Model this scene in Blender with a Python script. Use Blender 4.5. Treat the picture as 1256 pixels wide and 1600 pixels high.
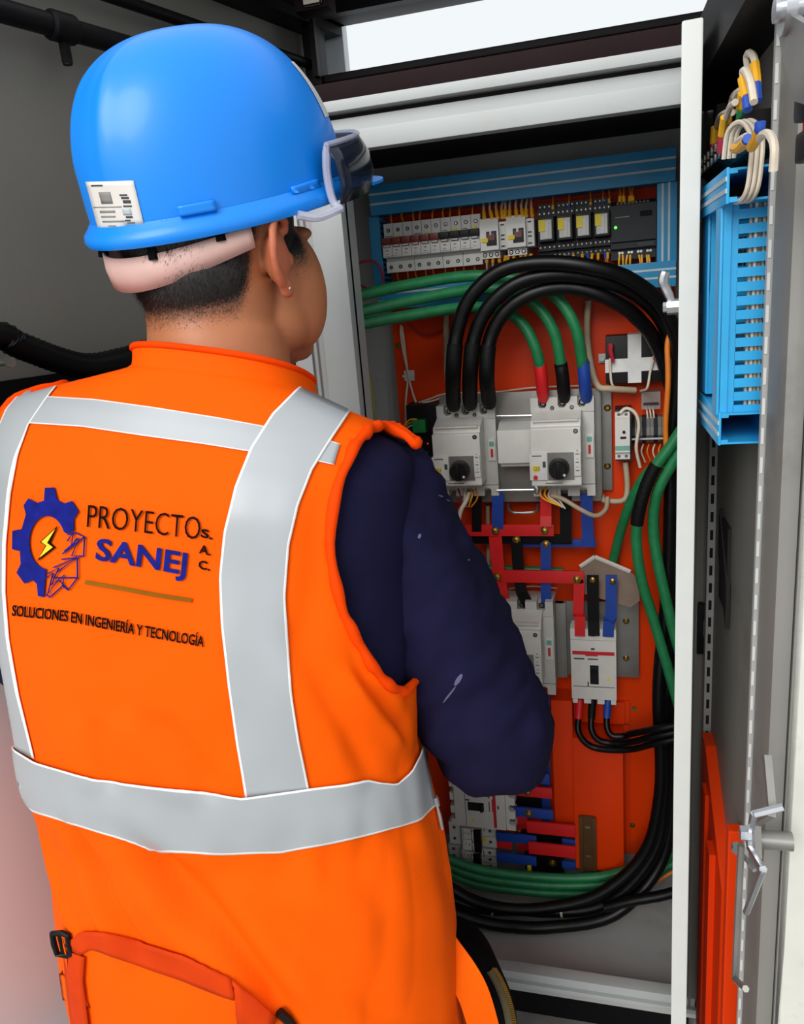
import bpy, bmesh, math, random
import numpy as np
from mathutils import Vector, Matrix, noise
from mathutils.bvhtree import BVHTree
from mathutils.geometry import tessellate_polygon

random.seed(7)
for o in list(bpy.data.objects): bpy.data.objects.remove(o)
scene = bpy.context.scene
COL = scene.collection

# ------------------------------------------------------------------ camera
# solved from the vanishing points of the cabinet (x along its face, y into it, z up)
FPX = 1222.0
def _n(v): v = np.array(v, float); return v / np.linalg.norm(v)
_down = _n((381, 4456, FPX)); _left = np.array((-4328., 35., FPX))
_left -= _down * _left.dot(_down); _left = _n(_left)
_Z = -_down; _X = -_left; _Y = np.cross(_Z, _X)
ROT = np.array([_X, _Y, _Z])
CAMP = np.array((0., 0., 1.5))
def ray(px, py): return ROT @ np.array(((px - 628) / FPX, (py - 800) / FPX, 1.))
def at(px, py, Y): d = ray(px, py); return Vector(CAMP + d * (Y / d[1]))
def atz(px, py, z): d = ray(px, py); return Vector(CAMP + d * ((z - CAMP[2]) / d[2]))
def dep(px, py, t): return Vector(CAMP + ray(px, py) * t)
def proj(p):
    q = ROT.T @ (np.array(p) - CAMP); return (628 + FPX * q[0] / q[2], 800 + FPX * q[1] / q[2], q[2])

cd = bpy.data.cameras.new('camera'); cam = bpy.data.objects.new('camera', cd); COL.objects.link(cam)
cd.sensor_fit = 'VERTICAL'; cd.sensor_height = 24; cd.lens = FPX / 1600 * 24; cd.clip_start = .02
_r = ROT @ np.array((1, 0, 0)); _u = ROT @ np.array((0, -1, 0)); _b = -(ROT @ np.array((0, 0, 1)))
cam.matrix_world = Matrix(((_r[0], _u[0], _b[0], 0), (_r[1], _u[1], _b[1], 0), (_r[2], _u[2], _b[2], 1.5), (0, 0, 0, 1)))
scene.camera = cam

# ------------------------------------------------------------------ world, light, exposure
w = bpy.data.worlds.new('overcast_sky'); scene.world = w; w.use_nodes = True
bg = w.node_tree.nodes['Background']; bg.inputs[0].default_value = (.93, .97, 1, 1); bg.inputs[1].default_value = .72
sd = bpy.data.lights.new('veiled_sun', 'SUN'); sd.energy = 1.85; sd.angle = math.radians(38); sd.color = (1, .98, .95)
sun = bpy.data.objects.new('veiled_sun', sd); COL.objects.link(sun)
sun.rotation_euler = Vector((.18, .80, -.46)).to_track_quat('-Z', 'Y').to_euler()
sun.location = (0, -2, 4)
scene.view_settings.view_transform = 'Standard'; scene.view_settings.look = 'None'
scene.view_settings.exposure = 0.42; scene.view_settings.gamma = 1.0; scene.view_settings.use_curve_mapping = False

# ------------------------------------------------------------------ materials
def lin(h):
    if isinstance(h, str):
        h = h.lstrip('#'); c = [int(h[i:i + 2], 16) / 255 for i in (0, 2, 4)]
    else: c = [v / 255 for v in h]
    return tuple((v / 12.92 if v <= .04045 else ((v + .055) / 1.055) ** 2.4) for v in c)
MATS = {}
def mat(name, col, rough=.5, metal=0., vary=.08, nscale=40., bump=0., bscale=200., spec=.5, sheen=0., emit=0., stretch=None, trans=0., alpha=1., coat=0., dirt=None, dscale=8.):
    m = bpy.data.materials.new(name); m.use_nodes = True; nt = m.node_tree; N = nt.nodes; L = nt.links
    b = N['Principled BSDF']; c = lin(col)
    b.inputs['Roughness'].default_value = rough; b.inputs['Metallic'].default_value = metal
    b.inputs['Specular IOR Level'].default_value = spec
    if sheen: b.inputs['Sheen Weight'].default_value = sheen
    if coat: b.inputs['Coat Weight'].default_value = coat; b.inputs['Coat Roughness'].default_value = .15
    if trans: b.inputs['Transmission Weight'].default_value = trans; b.inputs['IOR'].default_value = 1.3
    b.inputs['Alpha'].default_value = alpha
    tc = N.new('ShaderNodeTexCoord'); mp = N.new('ShaderNodeMapping'); L.new(tc.outputs['Object'], mp.inputs[0])
    if stretch: mp.inputs['Scale'].default_value = stretch
    nz = N.new('ShaderNodeTexNoise'); nz.inputs['Scale'].default_value = nscale; nz.inputs['Detail'].default_value = 4
    L.new(mp.outputs[0], nz.inputs['Vector'])
    rp = N.new('ShaderNodeValToRGB'); rp.color_ramp.elements[0].position = .3; rp.color_ramp.elements[1].position = .7
    rp.color_ramp.elements[0].color = tuple(v * (1 - vary) for v in c) + (1,)
    rp.color_ramp.elements[1].color = tuple(min(1, v * (1 + vary)) for v in c) + (1,)
    L.new(nz.outputs['Fac'], rp.inputs[0]); out = rp.outputs[0]
    if dirt:
        n2 = N.new('ShaderNodeTexNoise'); n2.inputs['Scale'].default_value = dscale; n2.inputs['Detail'].default_value = 8; n2.inputs['Roughness'].default_value = .7
        L.new(mp.outputs[0], n2.inputs['Vector'])
        r2 = N.new('ShaderNodeValToRGB'); r2.color_ramp.elements[0].position = .55; r2.color_ramp.elements[1].position = .8
        L.new(n2.outputs['Fac'], r2.inputs[0])
        mx = N.new('ShaderNodeMixRGB'); mx.inputs[2].default_value = lin(dirt) + (1,)
        L.new(r2.outputs[0], mx.inputs[0]); L.new(out, mx.inputs[1]); out = mx.outputs[0]
    L.new(out, b.inputs['Base Color'])
    if emit: L.new(out, b.inputs['Emission Color']); b.inputs['Emission Strength'].default_value = emit
    if bump:
        n3 = N.new('ShaderNodeTexNoise'); n3.inputs['Scale'].default_value = bscale; n3.inputs['Detail'].default_value = 3
        L.new(mp.outputs[0], n3.inputs['Vector'])
        bp = N.new('ShaderNodeBump'); bp.inputs['Strength'].default_value = bump; bp.inputs['Distance'].default_value = .002
        L.new(n3.outputs['Fac'], bp.inputs['Height']); L.new(bp.outputs[0], b.inputs['Normal'])
    MATS[name] = m; return m
mat('wall_grey', '#7d7a72', .55, vary=.06, nscale=5, bump=.1, dirt='#6a665c', dscale=3)
mat('white_panel', '#e2e8ea', .5, vary=.03, nscale=4)
mat('cab_grey', '#adb1b0', .4, vary=.03, nscale=6, bump=.05, bscale=400, dirt='#aaa9a2', dscale=14)
mat('cab_inner', '#a9a9a7', .5, vary=.05, nscale=8, dirt='#8d8984', dscale=10)
mat('leaf_white', '#d3d6d2', .35, vary=.02)
mat('door_grey', '#7c7a74', .5, vary=.08, nscale=6, dirt='#5f5b55', dscale=5)
mat('door_edge', '#cfcfc5', .45, vary=.03, dirt='#b9b3a4', dscale=30)
mat('gasket', '#2b2829', .8, spec=.2)
mat('black_steel', '#121012', .5, vary=.2, dirt='#1f1817', dscale=12, spec=.18)
mat('red_black', '#1c0a0d', .6, vary=.2, nscale=20, spec=.12)
mat('floor', '#8a8784', .8, vary=.15, nscale=14, bump=.3, bscale=60)
mat('ground', '#a8a49c', .9, vary=.15, nscale=3)
mat('orange_panel', '#e03c02', .42, vary=.06, nscale=7, bump=.03, bscale=300, spec=.2)
mat('orange_cover', '#e03a02', .4, vary=.05, nscale=9, spec=.25)
mat('duct_blue', '#1f86b8', .45, vary=.05)
mat('duct_bright', '#2aa6e0', .42, vary=.05)
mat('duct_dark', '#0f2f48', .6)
mat('duct_line', '#b7c3c6', .5)
mat('abs_white', '#d6d4ce', .38, vary=.03, nscale=60)
mat('abs_grey', '#c4c3bd', .42, vary=.03, nscale=60)
mat('abs_dark', '#24262a', .5, vary=.1, spec=.3)
mat('black_plastic', '#09090a', .45, vary=.2, spec=.3)
mat('hole', '#0b0b0c', .9)
mat('brown_plastic', '#6e2418', .4)
mat('yellow_tag', '#e8cf1c', .5)
mat('print_dark', '#3f4246', .7)
mat('print_red', '#c81d2c', .5)
mat('print_teal', '#6fa79b', .5)
mat('screw', '#b9b7ae', .3, metal=.9)
mat('brass', '#9a7a3a', .32, metal=.85, vary=.2)
mat('galv', '#8d8b86', .38, metal=.55, vary=.15, nscale=18)
mat('zinc', '#c9ccd0', .25, metal=.85, vary=.1)
mat('led_green', '#3cff30', .4, emit=3)
mat('led_red', '#ff3030', .4, emit=.6)
mat('term_green', '#128a3c', .45)
mat('cable_black', '#050506', .4, vary=.3, spec=.3)
mat('cable_green', '#1d7a48', .45, vary=.18, nscale=60, dirt='#2f6b4c', dscale=60)
mat('cable_beige', '#b3a288', .55)
mat('wire_white', '#d9cdb8', .5)
mat('wire_orange', '#e07a1a', .5)
mat('wire_red', '#a3152a', .5)
mat('wire_yg', '#a9a425', .5)
mat('ferrule_yellow', '#f0b020', .45)
mat('ferrule_blue', '#2552b8', .45)
mat('ferrule_green', '#1e7a46', .45)
mat('ferrule_red', '#a31c3c', .45)
mat('shrink_red', '#d2161c', .5)
mat('shrink_black', '#060606', .6, bump=.4, bscale=300, spec=.25)
mat('shrink_blue', '#16419a', .5)
mat('bus_red', '#d81a1c', .45, vary=.05)
mat('bus_black', '#070607', .5, spec=.25)
mat('bus_blue', '#17409a', .45, vary=.08)
mat('tape_white', '#d5d5d3', .6)
mat('clear_plastic', '#b7b3ad', .2, alpha=.45)
mat('cardboard', '#7d6a5c', .8, vary=.1)
mat('card_edge', '#d4cdc3', .8)
mat('din_brown', '#6b4a2c', .4, metal=.5)
mat('smoke_lens', '#1c2230', .12, alpha=.75)
mat('clear_lens', '#c9cbe0', .15, alpha=.6)
mat('helmet_blue', '#0088f2', .42, vary=.03, nscale=5, coat=.15)
mat('nape_band', '#d7b0a6', .5, vary=.05)
mat('sticker', '#e2ddd6', .5, vary=.03)
mat('sticker_grey', '#8c8a84', .6)
mat('vest_orange', '#f55a00', .72, vary=.03, nscale=12, bump=.12, bscale=900, spec=.08)
mat('vest_trim', '#f04400', .7, vary=.04, bump=.15, bscale=700, spec=.08)
mat('vest_tape', '#cf3c08', .7, vary=.06, bump=.3, bscale=900, spec=.1)
mat('vest_flap', '#f56004', .72, vary=.03, bump=.1, bscale=900, spec=.08)
mat('reflective', '#a9adb0', .42, metal=.12, vary=.04, nscale=10)
mat('reflective_edge', '#e8e6e2', .7)
mat('thread_black', '#160805', .8, spec=.08)
mat('thread_blue', '#111a78', .7, vary=.25, nscale=90, spec=.12)
mat('thread_yellow', '#f2d21c', .6)
mat('thread_gold', '#8a5606', .7, spec=.12)
mat('navy_cloth', '#15132f', .85, vary=.15, nscale=9, bump=.25, bscale=700, spec=.12, dirt='#1b1938', dscale=6)
mat('smudge', '#5a5878', .9)
mat('dark_cloth', '#08070a', .85, vary=.2, spec=.1)
mat('khaki', '#5b5138', .8)
mat('boot', '#15120f', .6)
mat('hair', '#100c0b', .6)
mat('eye_white', '#e6e0d8', .3)

# ------------------------------------------------------------------ builders
class MB:
    def __init__(s): s.bm = bmesh.new()
    def _mi(s, before, m):
        if m:
            for f in s.bm.faces:
                if f.index == -1 or f not in before: f.material_index = m
    def box(s, x0, x1, y0, y1, z0, z1, m=0, bev=0.):
        r = bmesh.ops.create_cube(s.bm, size=1)
        M = Matrix.Translation(((x0 + x1) / 2, (y0 + y1) / 2, (z0 + z1) / 2)) @ Matrix.Diagonal((abs(x1 - x0), abs(y1 - y0), abs(z1 - z0), 1))
        bmesh.ops.transform(s.bm, matrix=M, verts=r['verts'])
        fs = set(f for v in r['verts'] for f in v.link_faces)
        for f in fs: f.material_index = m
        if bev:
            es = list(set(e for v in r['verts'] for e in v.link_edges))
            bmesh.ops.bevel(s.bm, geom=es, offset=bev, segments=2, affect='EDGES', profile=.7)
        return s
    def poly(s, vs, fs, m=0):
        bv = [s.bm.verts.new(v) for v in vs]
        for f in fs:
            try: s.bm.faces.new([bv[i] for i in f]).material_index = m
            except ValueError: pass
        return s
    def extr(s, base, off, m=0):
        """prism: planar polygon (3-D points) pushed by off"""
        n = len(base); off = Vector(off); a = [Vector(p) for p in base]
        tri = tessellate_polygon([a])
        bv = [s.bm.verts.new(p) for p in a] + [s.bm.verts.new(p + off) for p in a]
        for t in tri:
            for k in (0, n):
                try: s.bm.faces.new([bv[i + k] for i in (t if k else t[::-1])]).material_index = m
                except ValueError: pass
        for i in range(n):
            j = (i + 1) % n; s.bm.faces.new((bv[i], bv[j], bv[j + n], bv[i + n])).material_index = m
        return s
    def xz(s, pts, y0, y1, m=0): return s.extr([(x, y0, z) for x, z in pts], (0, y1 - y0, 0), m)
    def yz(s, pts, x0, x1, m=0): return s.extr([(x0, y, z) for y, z in pts], (x1 - x0, 0, 0), m)
    def xy(s, pts, z0, z1, m=0): return s.extr([(x, y, z0) for x, y in pts], (0, 0, z1 - z0), m)
    def tube(s, pts, r, n=10, m=0, cap=True, closed=False):
        P = [Vector(p) for p in pts]; k = len(P)
        R = r if hasattr(r, '__len__') else [r] * k
        T = []
        for i in range(k):
            a = P[(i - 1) % k] if (closed or i) else P[i]; b = P[(i + 1) % k] if (closed or i < k - 1) else P[i]
            t = b - a; T.append(t.normalized() if t.length > 1e-9 else Vector((0, 0, 1)))
        u = T[0].orthogonal().normalized(); rings = []
        for i in range(k):
            u = (u - T[i] * u.dot(T[i])); u = u.normalized() if u.length > 1e-6 else T[i].orthogonal().normalized()
            v = T[i].cross(u)
            rings.append([s.bm.verts.new(P[i] + (u * math.cos(2 * math.pi * j / n) + v * math.sin(2 * math.pi * j / n)) * R[i]) for j in range(n)])
        for i in range(k if closed else k - 1):
            A = rings[i]; B = rings[(i + 1) % k]
            for j in range(n):
                f = s.bm.faces.new((A[j], A[(j + 1) % n], B[(j + 1) % n], B[j])); f.material_index = m; f.smooth = True
        if cap and not closed:
            s.bm.faces.new(rings[0][::-1]).material_index = m; s.bm.faces.new(rings[-1]).material_index = m
        return s
    def cyl(s, p0, p1, r, n=14, m=0, r1=None): return s.tube([p0, p1], [r, r if r1 is None else r1], n, m)
    def ball(s, c, r, m=0, u=16, v=10):
        q = bmesh.ops.create_uvsphere(s.bm, u_segments=u, v_segments=v, radius=1)
        rr = r if hasattr(r, '__len__') else (r, r, r)
        bmesh.ops.transform(s.bm, matrix=Matrix.Translation(c) @ Matrix.Diagonal((*rr, 1)), verts=q['verts'])
        for f in set(f for x in q['verts'] for f in x.link_faces): f.material_index = m; f.smooth = True
        return s
    def build(s, name, mats, parent=None, smooth=True, ang=.6, M=None):
        me = bpy.data.meshes.new(name)
        bmesh.ops.recalc_face_normals(s.bm, faces=s.bm.faces[:])
        s.bm.to_mesh(me); s.bm.free()
        for m in (mats if isinstance(mats, (list, tuple)) else [mats]): me.materials.append(MATS[m])
        if smooth:
            me.polygons.foreach_set('use_smooth', [True] * len(me.polygons)); me.set_sharp_from_angle(angle=ang)
        o = bpy.data.objects.new(name, me); COL.objects.link(o)
        if parent: o.parent = parent
        if M is not None: o.matrix_local = M
        return o
def tag(o, label=None, cat=None, group=None, kind=None):
    if label: o['label'] = label
    if cat: o['category'] = cat
    if group: o['group'] = group
    if kind: o['kind'] = kind
    return o
def thing(name, label, cat, loc=(0, 0, 0), group=None, rot=(0, 0, 0)):
    o = bpy.data.objects.new(name, None); COL.objects.link(o); o.empty_display_size = .02
    o.location = loc; o.rotation_euler = rot; return tag(o, label, cat, group)
def struct(o): o['kind'] = 'structure'; return o
def cr(P, n=8):
    """Catmull-Rom through 3-D points"""
    P = [Vector(p) for p in P]; Q = [P[0] * 2 - P[1]] + P + [P[-1] * 2 - P[-2]]; out = []
    for i in range(1, len(Q) - 2):
        a, b, c, d = Q[i - 1:i + 3]
        for k in range(n):
            t = k / n
            out.append(.5 * ((2 * b) + (c - a) * t + (2 * a - 5 * b + 4 * c - d) * t * t + (3 * b - a - 3 * c + d) * t ** 3))
    out.append(P[-1]); return out
def pp(L): return [at(*p) for p in L]
def rc(x0, x1, y0, y1, Y):
    xm, ym = (x0 + x1) / 2, (y0 + y1) / 2
    return at(x0, ym, Y).x, at(x1, ym, Y).x, at(xm, y1, Y).z, at(xm, y0, Y).z   # X0,X1,Z0,Z1

# ================================================================== the setting
def plane_obj(name, pts, m, thick=.0, parent=None):
    mb = MB(); nrm = (Vector(pts[1]) - Vector(pts[0])).cross(Vector(pts[2]) - Vector(pts[0])).normalized()
    mb.extr(pts, nrm * -thick); return mb.build(name, m, parent, smooth=False)
struct(plane_obj('floor', [(-3, -4, 0), (3, -4, 0), (3, 3, 0), (-3, 3, 0)], 'floor', .05))
WA = math.radians(15); WP = Vector((-.62, 1.35, 0)); WD = Vector((math.sin(WA), math.cos(WA), 0)); WN = Vector((math.cos(WA), -math.sin(WA), 0))
def wl(s, o, z): return WP + WD * s + WN * o + Vector((0, 0, z))
def wallpt(px, py, o=0.):
    d = Vector(ray(px, py)); c = Vector(CAMP); t = ((WP + WN * o - c).dot(WN)) / d.dot(WN); return c + d * t
wall = struct(plane_obj('wall_left', [wl(-1.0, 0, 0), wl(.23, 0, 0), wl(.23, 0, 2.05), wl(-1.0, 0, 2.05)], 'wall_grey', .03))
def wbox(mb, s0, s1, o0, o1, z0, z1, m=0):
    mb.extr([wl(s0, o0, z0), wl(s1, o0, z0), wl(s1, o0, z1), wl(s0, o0, z1)], WN * (o1 - o0), m)
mb = MB(); wbox(mb, -1.0, .26, 0, .05, 1.985, 2.03); wbox(mb, -1.0, .26, .05, .06, 2.0, 2.03)
struct(mb.build('trim_1', 'black_steel', smooth=False))
struct(plane_obj('wall_back', [(-.62, 1.58, 0), (.75, 1.58, 0), (.75, 1.58, 1.86), (-.62, 1.58, 1.86)], 'wall_grey', .02))
mb = MB(); mb.box(-.64, .75, 1.545, 1.58, 1.862, 1.893, bev=.003); mb.box(-.64, .75, 1.52, 1.56, 1.893, 1.906, 1, bev=.002)
struct(mb.build('window_1', ['red_black', 'black_steel']))
mb = MB(); mb.box(-.64, .75, 1.53, 1.59, 2.0, 2.05, bev=.003); mb.box(-.64, .75, 1.515, 1.535, 2.0, 2.015)
struct(mb.build('trim_2', 'black_steel'))
struct(plane_obj('ceiling', [(-.9, 1.12, 2.05), (-.9, 1.62, 2.05), (.8, 1.62, 2.05), (.8, 1.12, 2.05)], 'black_steel', .02))
struct(plane_obj('wall_right', [(.55, 1.6, 0), (.55, .75, 0), (.55, .75, 2.05), (.55, 1.6, 2.05)], 'black_steel', .02))
# corner upright of the window slot
mb = MB(); a = at(492, 60, 1.53); mb.box(a.x - .018, a.x + .012, 1.51, 1.55, 1.89, 2.03, bev=.002); mb.box(a.x + .002, a.x + .012, 1.495, 1.51, 1.90, 2.02)
struct(mb.build('trim_3', 'black_steel'))
mb = MB(); a = at(527, 90, 1.62); mb.box(a.x - .024, a.x + .018, 1.61, 1.64, 1.80, 2.06, bev=.003); mb.box(a.x - .024, a.x - .019, 1.59, 1.61, 1.80, 2.06)
tag(mb.build('outside_post', 'white_panel'), 'pale grey upright post seen outside through the window slot', 'post')
mb = MB(); a = at(492, 8, 1.4); mb.box(a.x - .03, a.x + .03, 1.38, 1.42, a.z - .012, a.z + .03, bev=.004); mb.box(a.x - .012, a.x + .02, 1.372, 1.38, a.z - .008, a.z + .012, 1, bev=.002)  # small bracket added; its red and white stand in for a light reflection
tag(mb.build('reflection_bracket', ['red_black', 'wire_white']), 'bracket with a pale tab, coloured as a reddish light reflection, under the black roof beam', 'bracket')
mb = MB(); mb.tube(cr([at(1116, 44, 1.45), at(1118, 20, 1.45), at(1124, 4, 1.45), at(1140, -6, 1.45), at(1165, -12, 1.45)]), .0055, 10)
tag(mb.build('hanging_hose', 'cable_black'), 'short black hose hooking over the sill of the window slot', 'hose')

# pipes along the left wall
def pipe(name, a, b, r, label, rings=()):
    e = thing(name, label, 'pipe', a)
    mb = MB(); v = b - a; mb.tube([Vector((0, 0, 0)), v], r, 16); mb.build('pipe_run', 'black_steel', e)
    for k in rings:
        mb = MB(); c = v * k; u = v.normalized(); mb.tube([c - u * .02, c - u * .016, c + u * .016, c + u * .02], [r * 1.1, r * 1.32, r * 1.32, r * 1.1], 16)
        mb.build('coupling', 'black_steel', e)
        mb = MB(); mb.box(-.004, .004, -.006, .006, -.03, -.0); mb.cyl((0, 0, -.032), (0, 0, -.026), .006, 8)
        mb.build('clip', 'black_steel', e, M=Matrix.Translation(c - Vector((0, 0, r * .8))))
    return e
a = wl(-.99, .04, 0); b = wl(.21, .04, 0); a.z = b.z = 1.864
f = (wallpt(97, 50, .04) - a).length / (b - a).length
pipe('wall_pipe', a, b, .0135, 'thick black pipe with a coupling collar along the grey wall', (f,))
a = wl(-.99, .03, 0); b = wl(.21, .03, 0); a.z = b.z = 1.925
pipe('wall_pipe', a, b, .0085, 'thin black pipe running above the thick coupled pipe')
# black corrugated hose beside the left shoulder
P = [wl(-.99, .05, 1.50), wl(-.85, .05, 1.50), wallpt(-40, 522, .05), wallpt(30, 540, .05), wallpt(90, 562, .05), wallpt(140, 572, .05), wallpt(200, 560, .05), wallpt(260, 545, .05), wl(.0, .05, 1.44), wl(.18, .05, 1.43)]
Q = cr(P, 14); mb = MB(); mb.tube(Q, [.0175 if i % 2 else .0155 for i in range(len(Q))], 14)
tag(mb.build('corrugated_hose', 'cable_black', ang=1.5), 'black corrugated hose lying along the grey wall beside the shoulder', 'hose')
e = thing('hose_tray', 'black steel tray with a bolt below the corrugated hose', 'tray', wl(-.7, .0, 1.37))
mb = MB(); wbox(mb, -.95, .05, .004, .075, 1.36, 1.375); wbox(mb, -.95, .05, .004, .009, 1.375, 1.44); wbox(mb, -.95, .05, .07, .075, 1.375, 1.40)
o = mb.build('tray_channel', 'black_steel', e); o.matrix_parent_inverse = e.matrix_basis.inverted()
p = wallpt(14, 566, .085); mb = MB(); mb.cyl(p - WN * .02, p, .004, 10); mb.cyl(p, p + WN * .004, .007, 6)
o = mb.build('bolt', 'screw', e); o.matrix_parent_inverse = e.matrix_basis.inverted()
# pale housing low on the left
e = thing('machine_housing', 'pale grey sheet-metal machine housing low beside the orange vest', 'housing', wl(-.75, .03, 0))
mb = MB(); wbox(mb, -.98, -.02, .002, .055, .02, 1.30)
o = mb.build('housing_panel', 'white_panel', e); o.matrix_parent_inverse = e.matrix_basis.inverted()
bv = o.modifiers.new('b', 'BEVEL'); bv.width = .012; bv.segments = 3
mb = MB(); wbox(mb, -.96, -.04, .01, .05, 0, .02)
o = mb.build('housing_base', 'black_steel', e); o.matrix_parent_inverse = e.matrix_basis.inverted()

# ================================================================== the cabinet
YF, YP = 1.13, 1.45
CX0, CX1 = -.485, .128
cab = thing('electrical_cabinet', 'open light grey electrical cabinet with an orange mounting panel inside', 'cabinet', (-.18, 1.3, 0))
def cpart(mb, name, m, **k):
    o = mb.build(name, m, cab, **k); o.matrix_parent_inverse = cab.matrix_basis.inverted() if False else Matrix.Translation((.18, -1.3, 0)); return o
mb = MB(); mb.box(CX0, CX1, 1.488, 1.495, .255, 1.735); cpart(mb, 'back_wall', 'cab_inner', smooth=False)
mb = MB(); mb.box(CX0 - .004, CX0, YF + .02, 1.495, .255, 1.735); cpart(mb, 'side_wall', 'cab_inner', smooth=False)
mb = MB(); mb.box(CX1, CX1 + .004, YF + .02, 1.495, .255, 1.735); cpart(mb, 'side_wall', 'cab_inner', smooth=False)
mb = MB(); mb.box(CX0 - .004, CX1 + .004, YF + .02, 1.495, 1.731, 1.737); cpart(mb, 'roof', 'gasket', smooth=False)
mb = MB(); mb.box(CX0 - .004, CX1 + .004, YF + .02, 1.495, .255, .265); cpart(mb, 'cabinet_floor', 'cab_inner', smooth=False)
# top frame: pale rail, recessed gap, cream angle above
mb = MB(); mb.box(-.47, .135, YF - .004, YF + .02, 1.702, 1.728, bev=.003); mb.box(-.47, .135, YF + .004, YF + .03, 1.726, 1.745, 0)
cpart(mb, 'top_rail', 'cab_grey')
mb = MB(); mb.box(-.50, .155, YF + .012, YF + .03, 1.73, 1.752); cpart(mb, 'rain_channel', 'gasket', smooth=False)
mb = MB(); mb.box(-.52, .17, YF - .012, YF + .03, 1.752, 1.766, bev=.0015); cpart(mb, 'roof_flange', 'cab_grey')
mb = MB(); mb.box(-.52, .17, YF + .01, YF + .37, 1.766, 1.772); cpart(mb, 'roof_sheet', 'red_black')
mb = MB(); mb.box(-.52, .17, YF - .006, YF + .02, 1.766, 1.790, bev=.002); cpart(mb, 'roof_lip', 'red_black')
# left jamb
mb = MB(); mb.box(-.432, -.384, YF, YF + .03, .30, 1.705, bev=.002); mb.box(-.388, -.384, YF + .02, YF + .06, .30, 1.705)
cpart(mb, 'jamb', 'cab_grey')
mb = MB(); mb.box(-.452, -.432, YF + .004, YF + .03, .30, 1.705); mb.box(-.447, -.443, YF - .002, YF + .01, .30, 1.705); cpart(mb, 'jamb_groove', 'cab_inner', smooth=False)
mb = MB(); mb.box(-.478, -.452, YF - .002, YF + .03, .30, 1.705, bev=.002); cpart(mb, 'jamb_outer', 'cab_grey')
# right jamb
mb = MB(); mb.box(.092, .121, YF, YF + .03, .30, 1.705, bev=.002); mb.box(.100, .104, YF - .006, YF + .01, .30, 1.705); mb.box(.111, .114, YF - .004, YF + .01, .30, 1.705)
cpart(mb, 'jamb', 'door_grey')
mb = MB(); mb.box(.115, .118, YF - .012, YF + .01, .30, 1.705); cpart(mb, 'gasket', 'gasket', smooth=False)
# bottom rail, plinth
mb = MB(); mb.box(-.46, .125, YF - .004, YF + .02, .293, .318, bev=.003); mb.box(-.46, .125, YF - .012, YF + .0, .293, .302, bev=.001); cpart(mb, 'bottom_rail', 'cab_grey')
mb = MB(); mb.box(-.46, .125, YF + .016, YF + .022, .255, .300); cpart(mb, 'floor_riser', 'cab_inner', smooth=False)
mb = MB(); mb.box(-.46, .12, 1.33, 1.48, .0, .256); cpart(mb, 'plinth', 'bus_black', smooth=False)
mb = MB(); mb.box(-.414, .088, YP, YP + .004, .335, 1.668, bev=.001); cpart(mb, 'mounting_panel', 'orange_panel')
for x in (-.36, .04):
    for z in (.5, 1.0, 1.5):
        mb = MB(); mb.cyl((x, YP + .004, z), (x, 1.488, z), .006, 10); cpart(mb, 'stand_off', 'screw')
for (px, py) in [(622, 540), (991, 1108), (988, 1290), (1030, 500)]:
    p = at(px, py, YP - .003); mb = MB(); mb.cyl(p, p + Vector((0, .004, 0)), .0055, 10); mb.cyl(p - Vector((0, .002, 0)), p, .003, 6); cpart(mb, 'panel_screw', 'brass')
# inner leaf seen on edge
LD = Vector((.0644, .85, 0)).normalized(); LN = Vector((LD.y, -LD.x, 0)); LP = Vector((.0644, .85, 0))
def lf(s, o, z): return LP + LD * s + LN * o + Vector((0, 0, z))
def lbox(mb, s0, s1, o0, o1, z0, z1, m=0): mb.extr([lf(s0, o0, z0), lf(s1, o0, z0), lf(s1, o0, z1), lf(s0, o0, z1)], LN * (o1 - o0), m)
mb = MB(); lbox(mb, 0, .275, -.0092, .0092, .31, 1.722)
leaf = cpart(mb, 'leaf_door', 'leaf_white', smooth=False); bv = leaf.modifiers.new('b', 'BEVEL'); bv.width = .0018; bv.segments = 2
leaf['label'] = 'white inner door leaf standing open edge-on'
def lpart(mb, name, m): o = mb.build(name, m, leaf); return o
p = lf(.03, -.0115, 0); z0 = at(1045, 480, .89).z
mb = MB(); c = lf(.04, -.0092, z0)
mb.cyl(c, c - LN * .012, .008, 8); mb.cyl(c - LN * .012, c - LN * .016, .0055, 6)
mb.tube(cr([c - LN * .006, c - LN * .010 + Vector((0, 0, .012)), c - LN * .016 + Vector((0, 0, .026)), c - LN * .014 + Vector((0, 0, .036))], 4), [.004] * 4 + [.0045] * 4 + [.0055] * 4 + [.005], 8)
lpart(mb, 'wing_latch', 'zinc')
mb = MB(); c = lf(.05, .0092, at(1105, 475, .9).z); mb.extr([c + Vector((0, 0, -.011)), c + LD * .016 + Vector((0, 0, -.011)), c + LD * .016 + Vector((0, 0, .011)), c + Vector((0, 0, .011))], LN * .018); mb.cyl(c + LN * .016, c + LN * .024, .009, 12)
lpart(mb, 'latch_knob', 'black_plastic')
for k in (0, 1):
    mb = MB(); c = lf(.27, .006, .55 + k * .8); mb.cyl(c, c + Vector((0, 0, .06)), .007, 10); lpart(mb, 'hinge', 'zinc')
# black latch keeper on the right jamb
p = at(1100, 978, 1.125)
mb = MB(); mb.box(p.x - .010, p.x + .014, 1.118, 1.135, p.z - .042, p.z + .036, bev=.001); cpart(mb, 'latch_keeper', 'black_plastic')
mb = MB(); mb.box(p.x - .002, p.x + .014, 1.112, 1.12, p.z - .012, p.z + .012, bev=.001); mb.box(p.x + .004, p.x + .012, 1.109, 1.113, p.z + .003, p.z + .007, 1); mb.box(p.x + .004, p.x + .012, 1.109, 1.113, p.z - .007, p.z - .003, 1)
cpart(mb, 'latch_tongue', ['galv', 'hole'])

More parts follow.
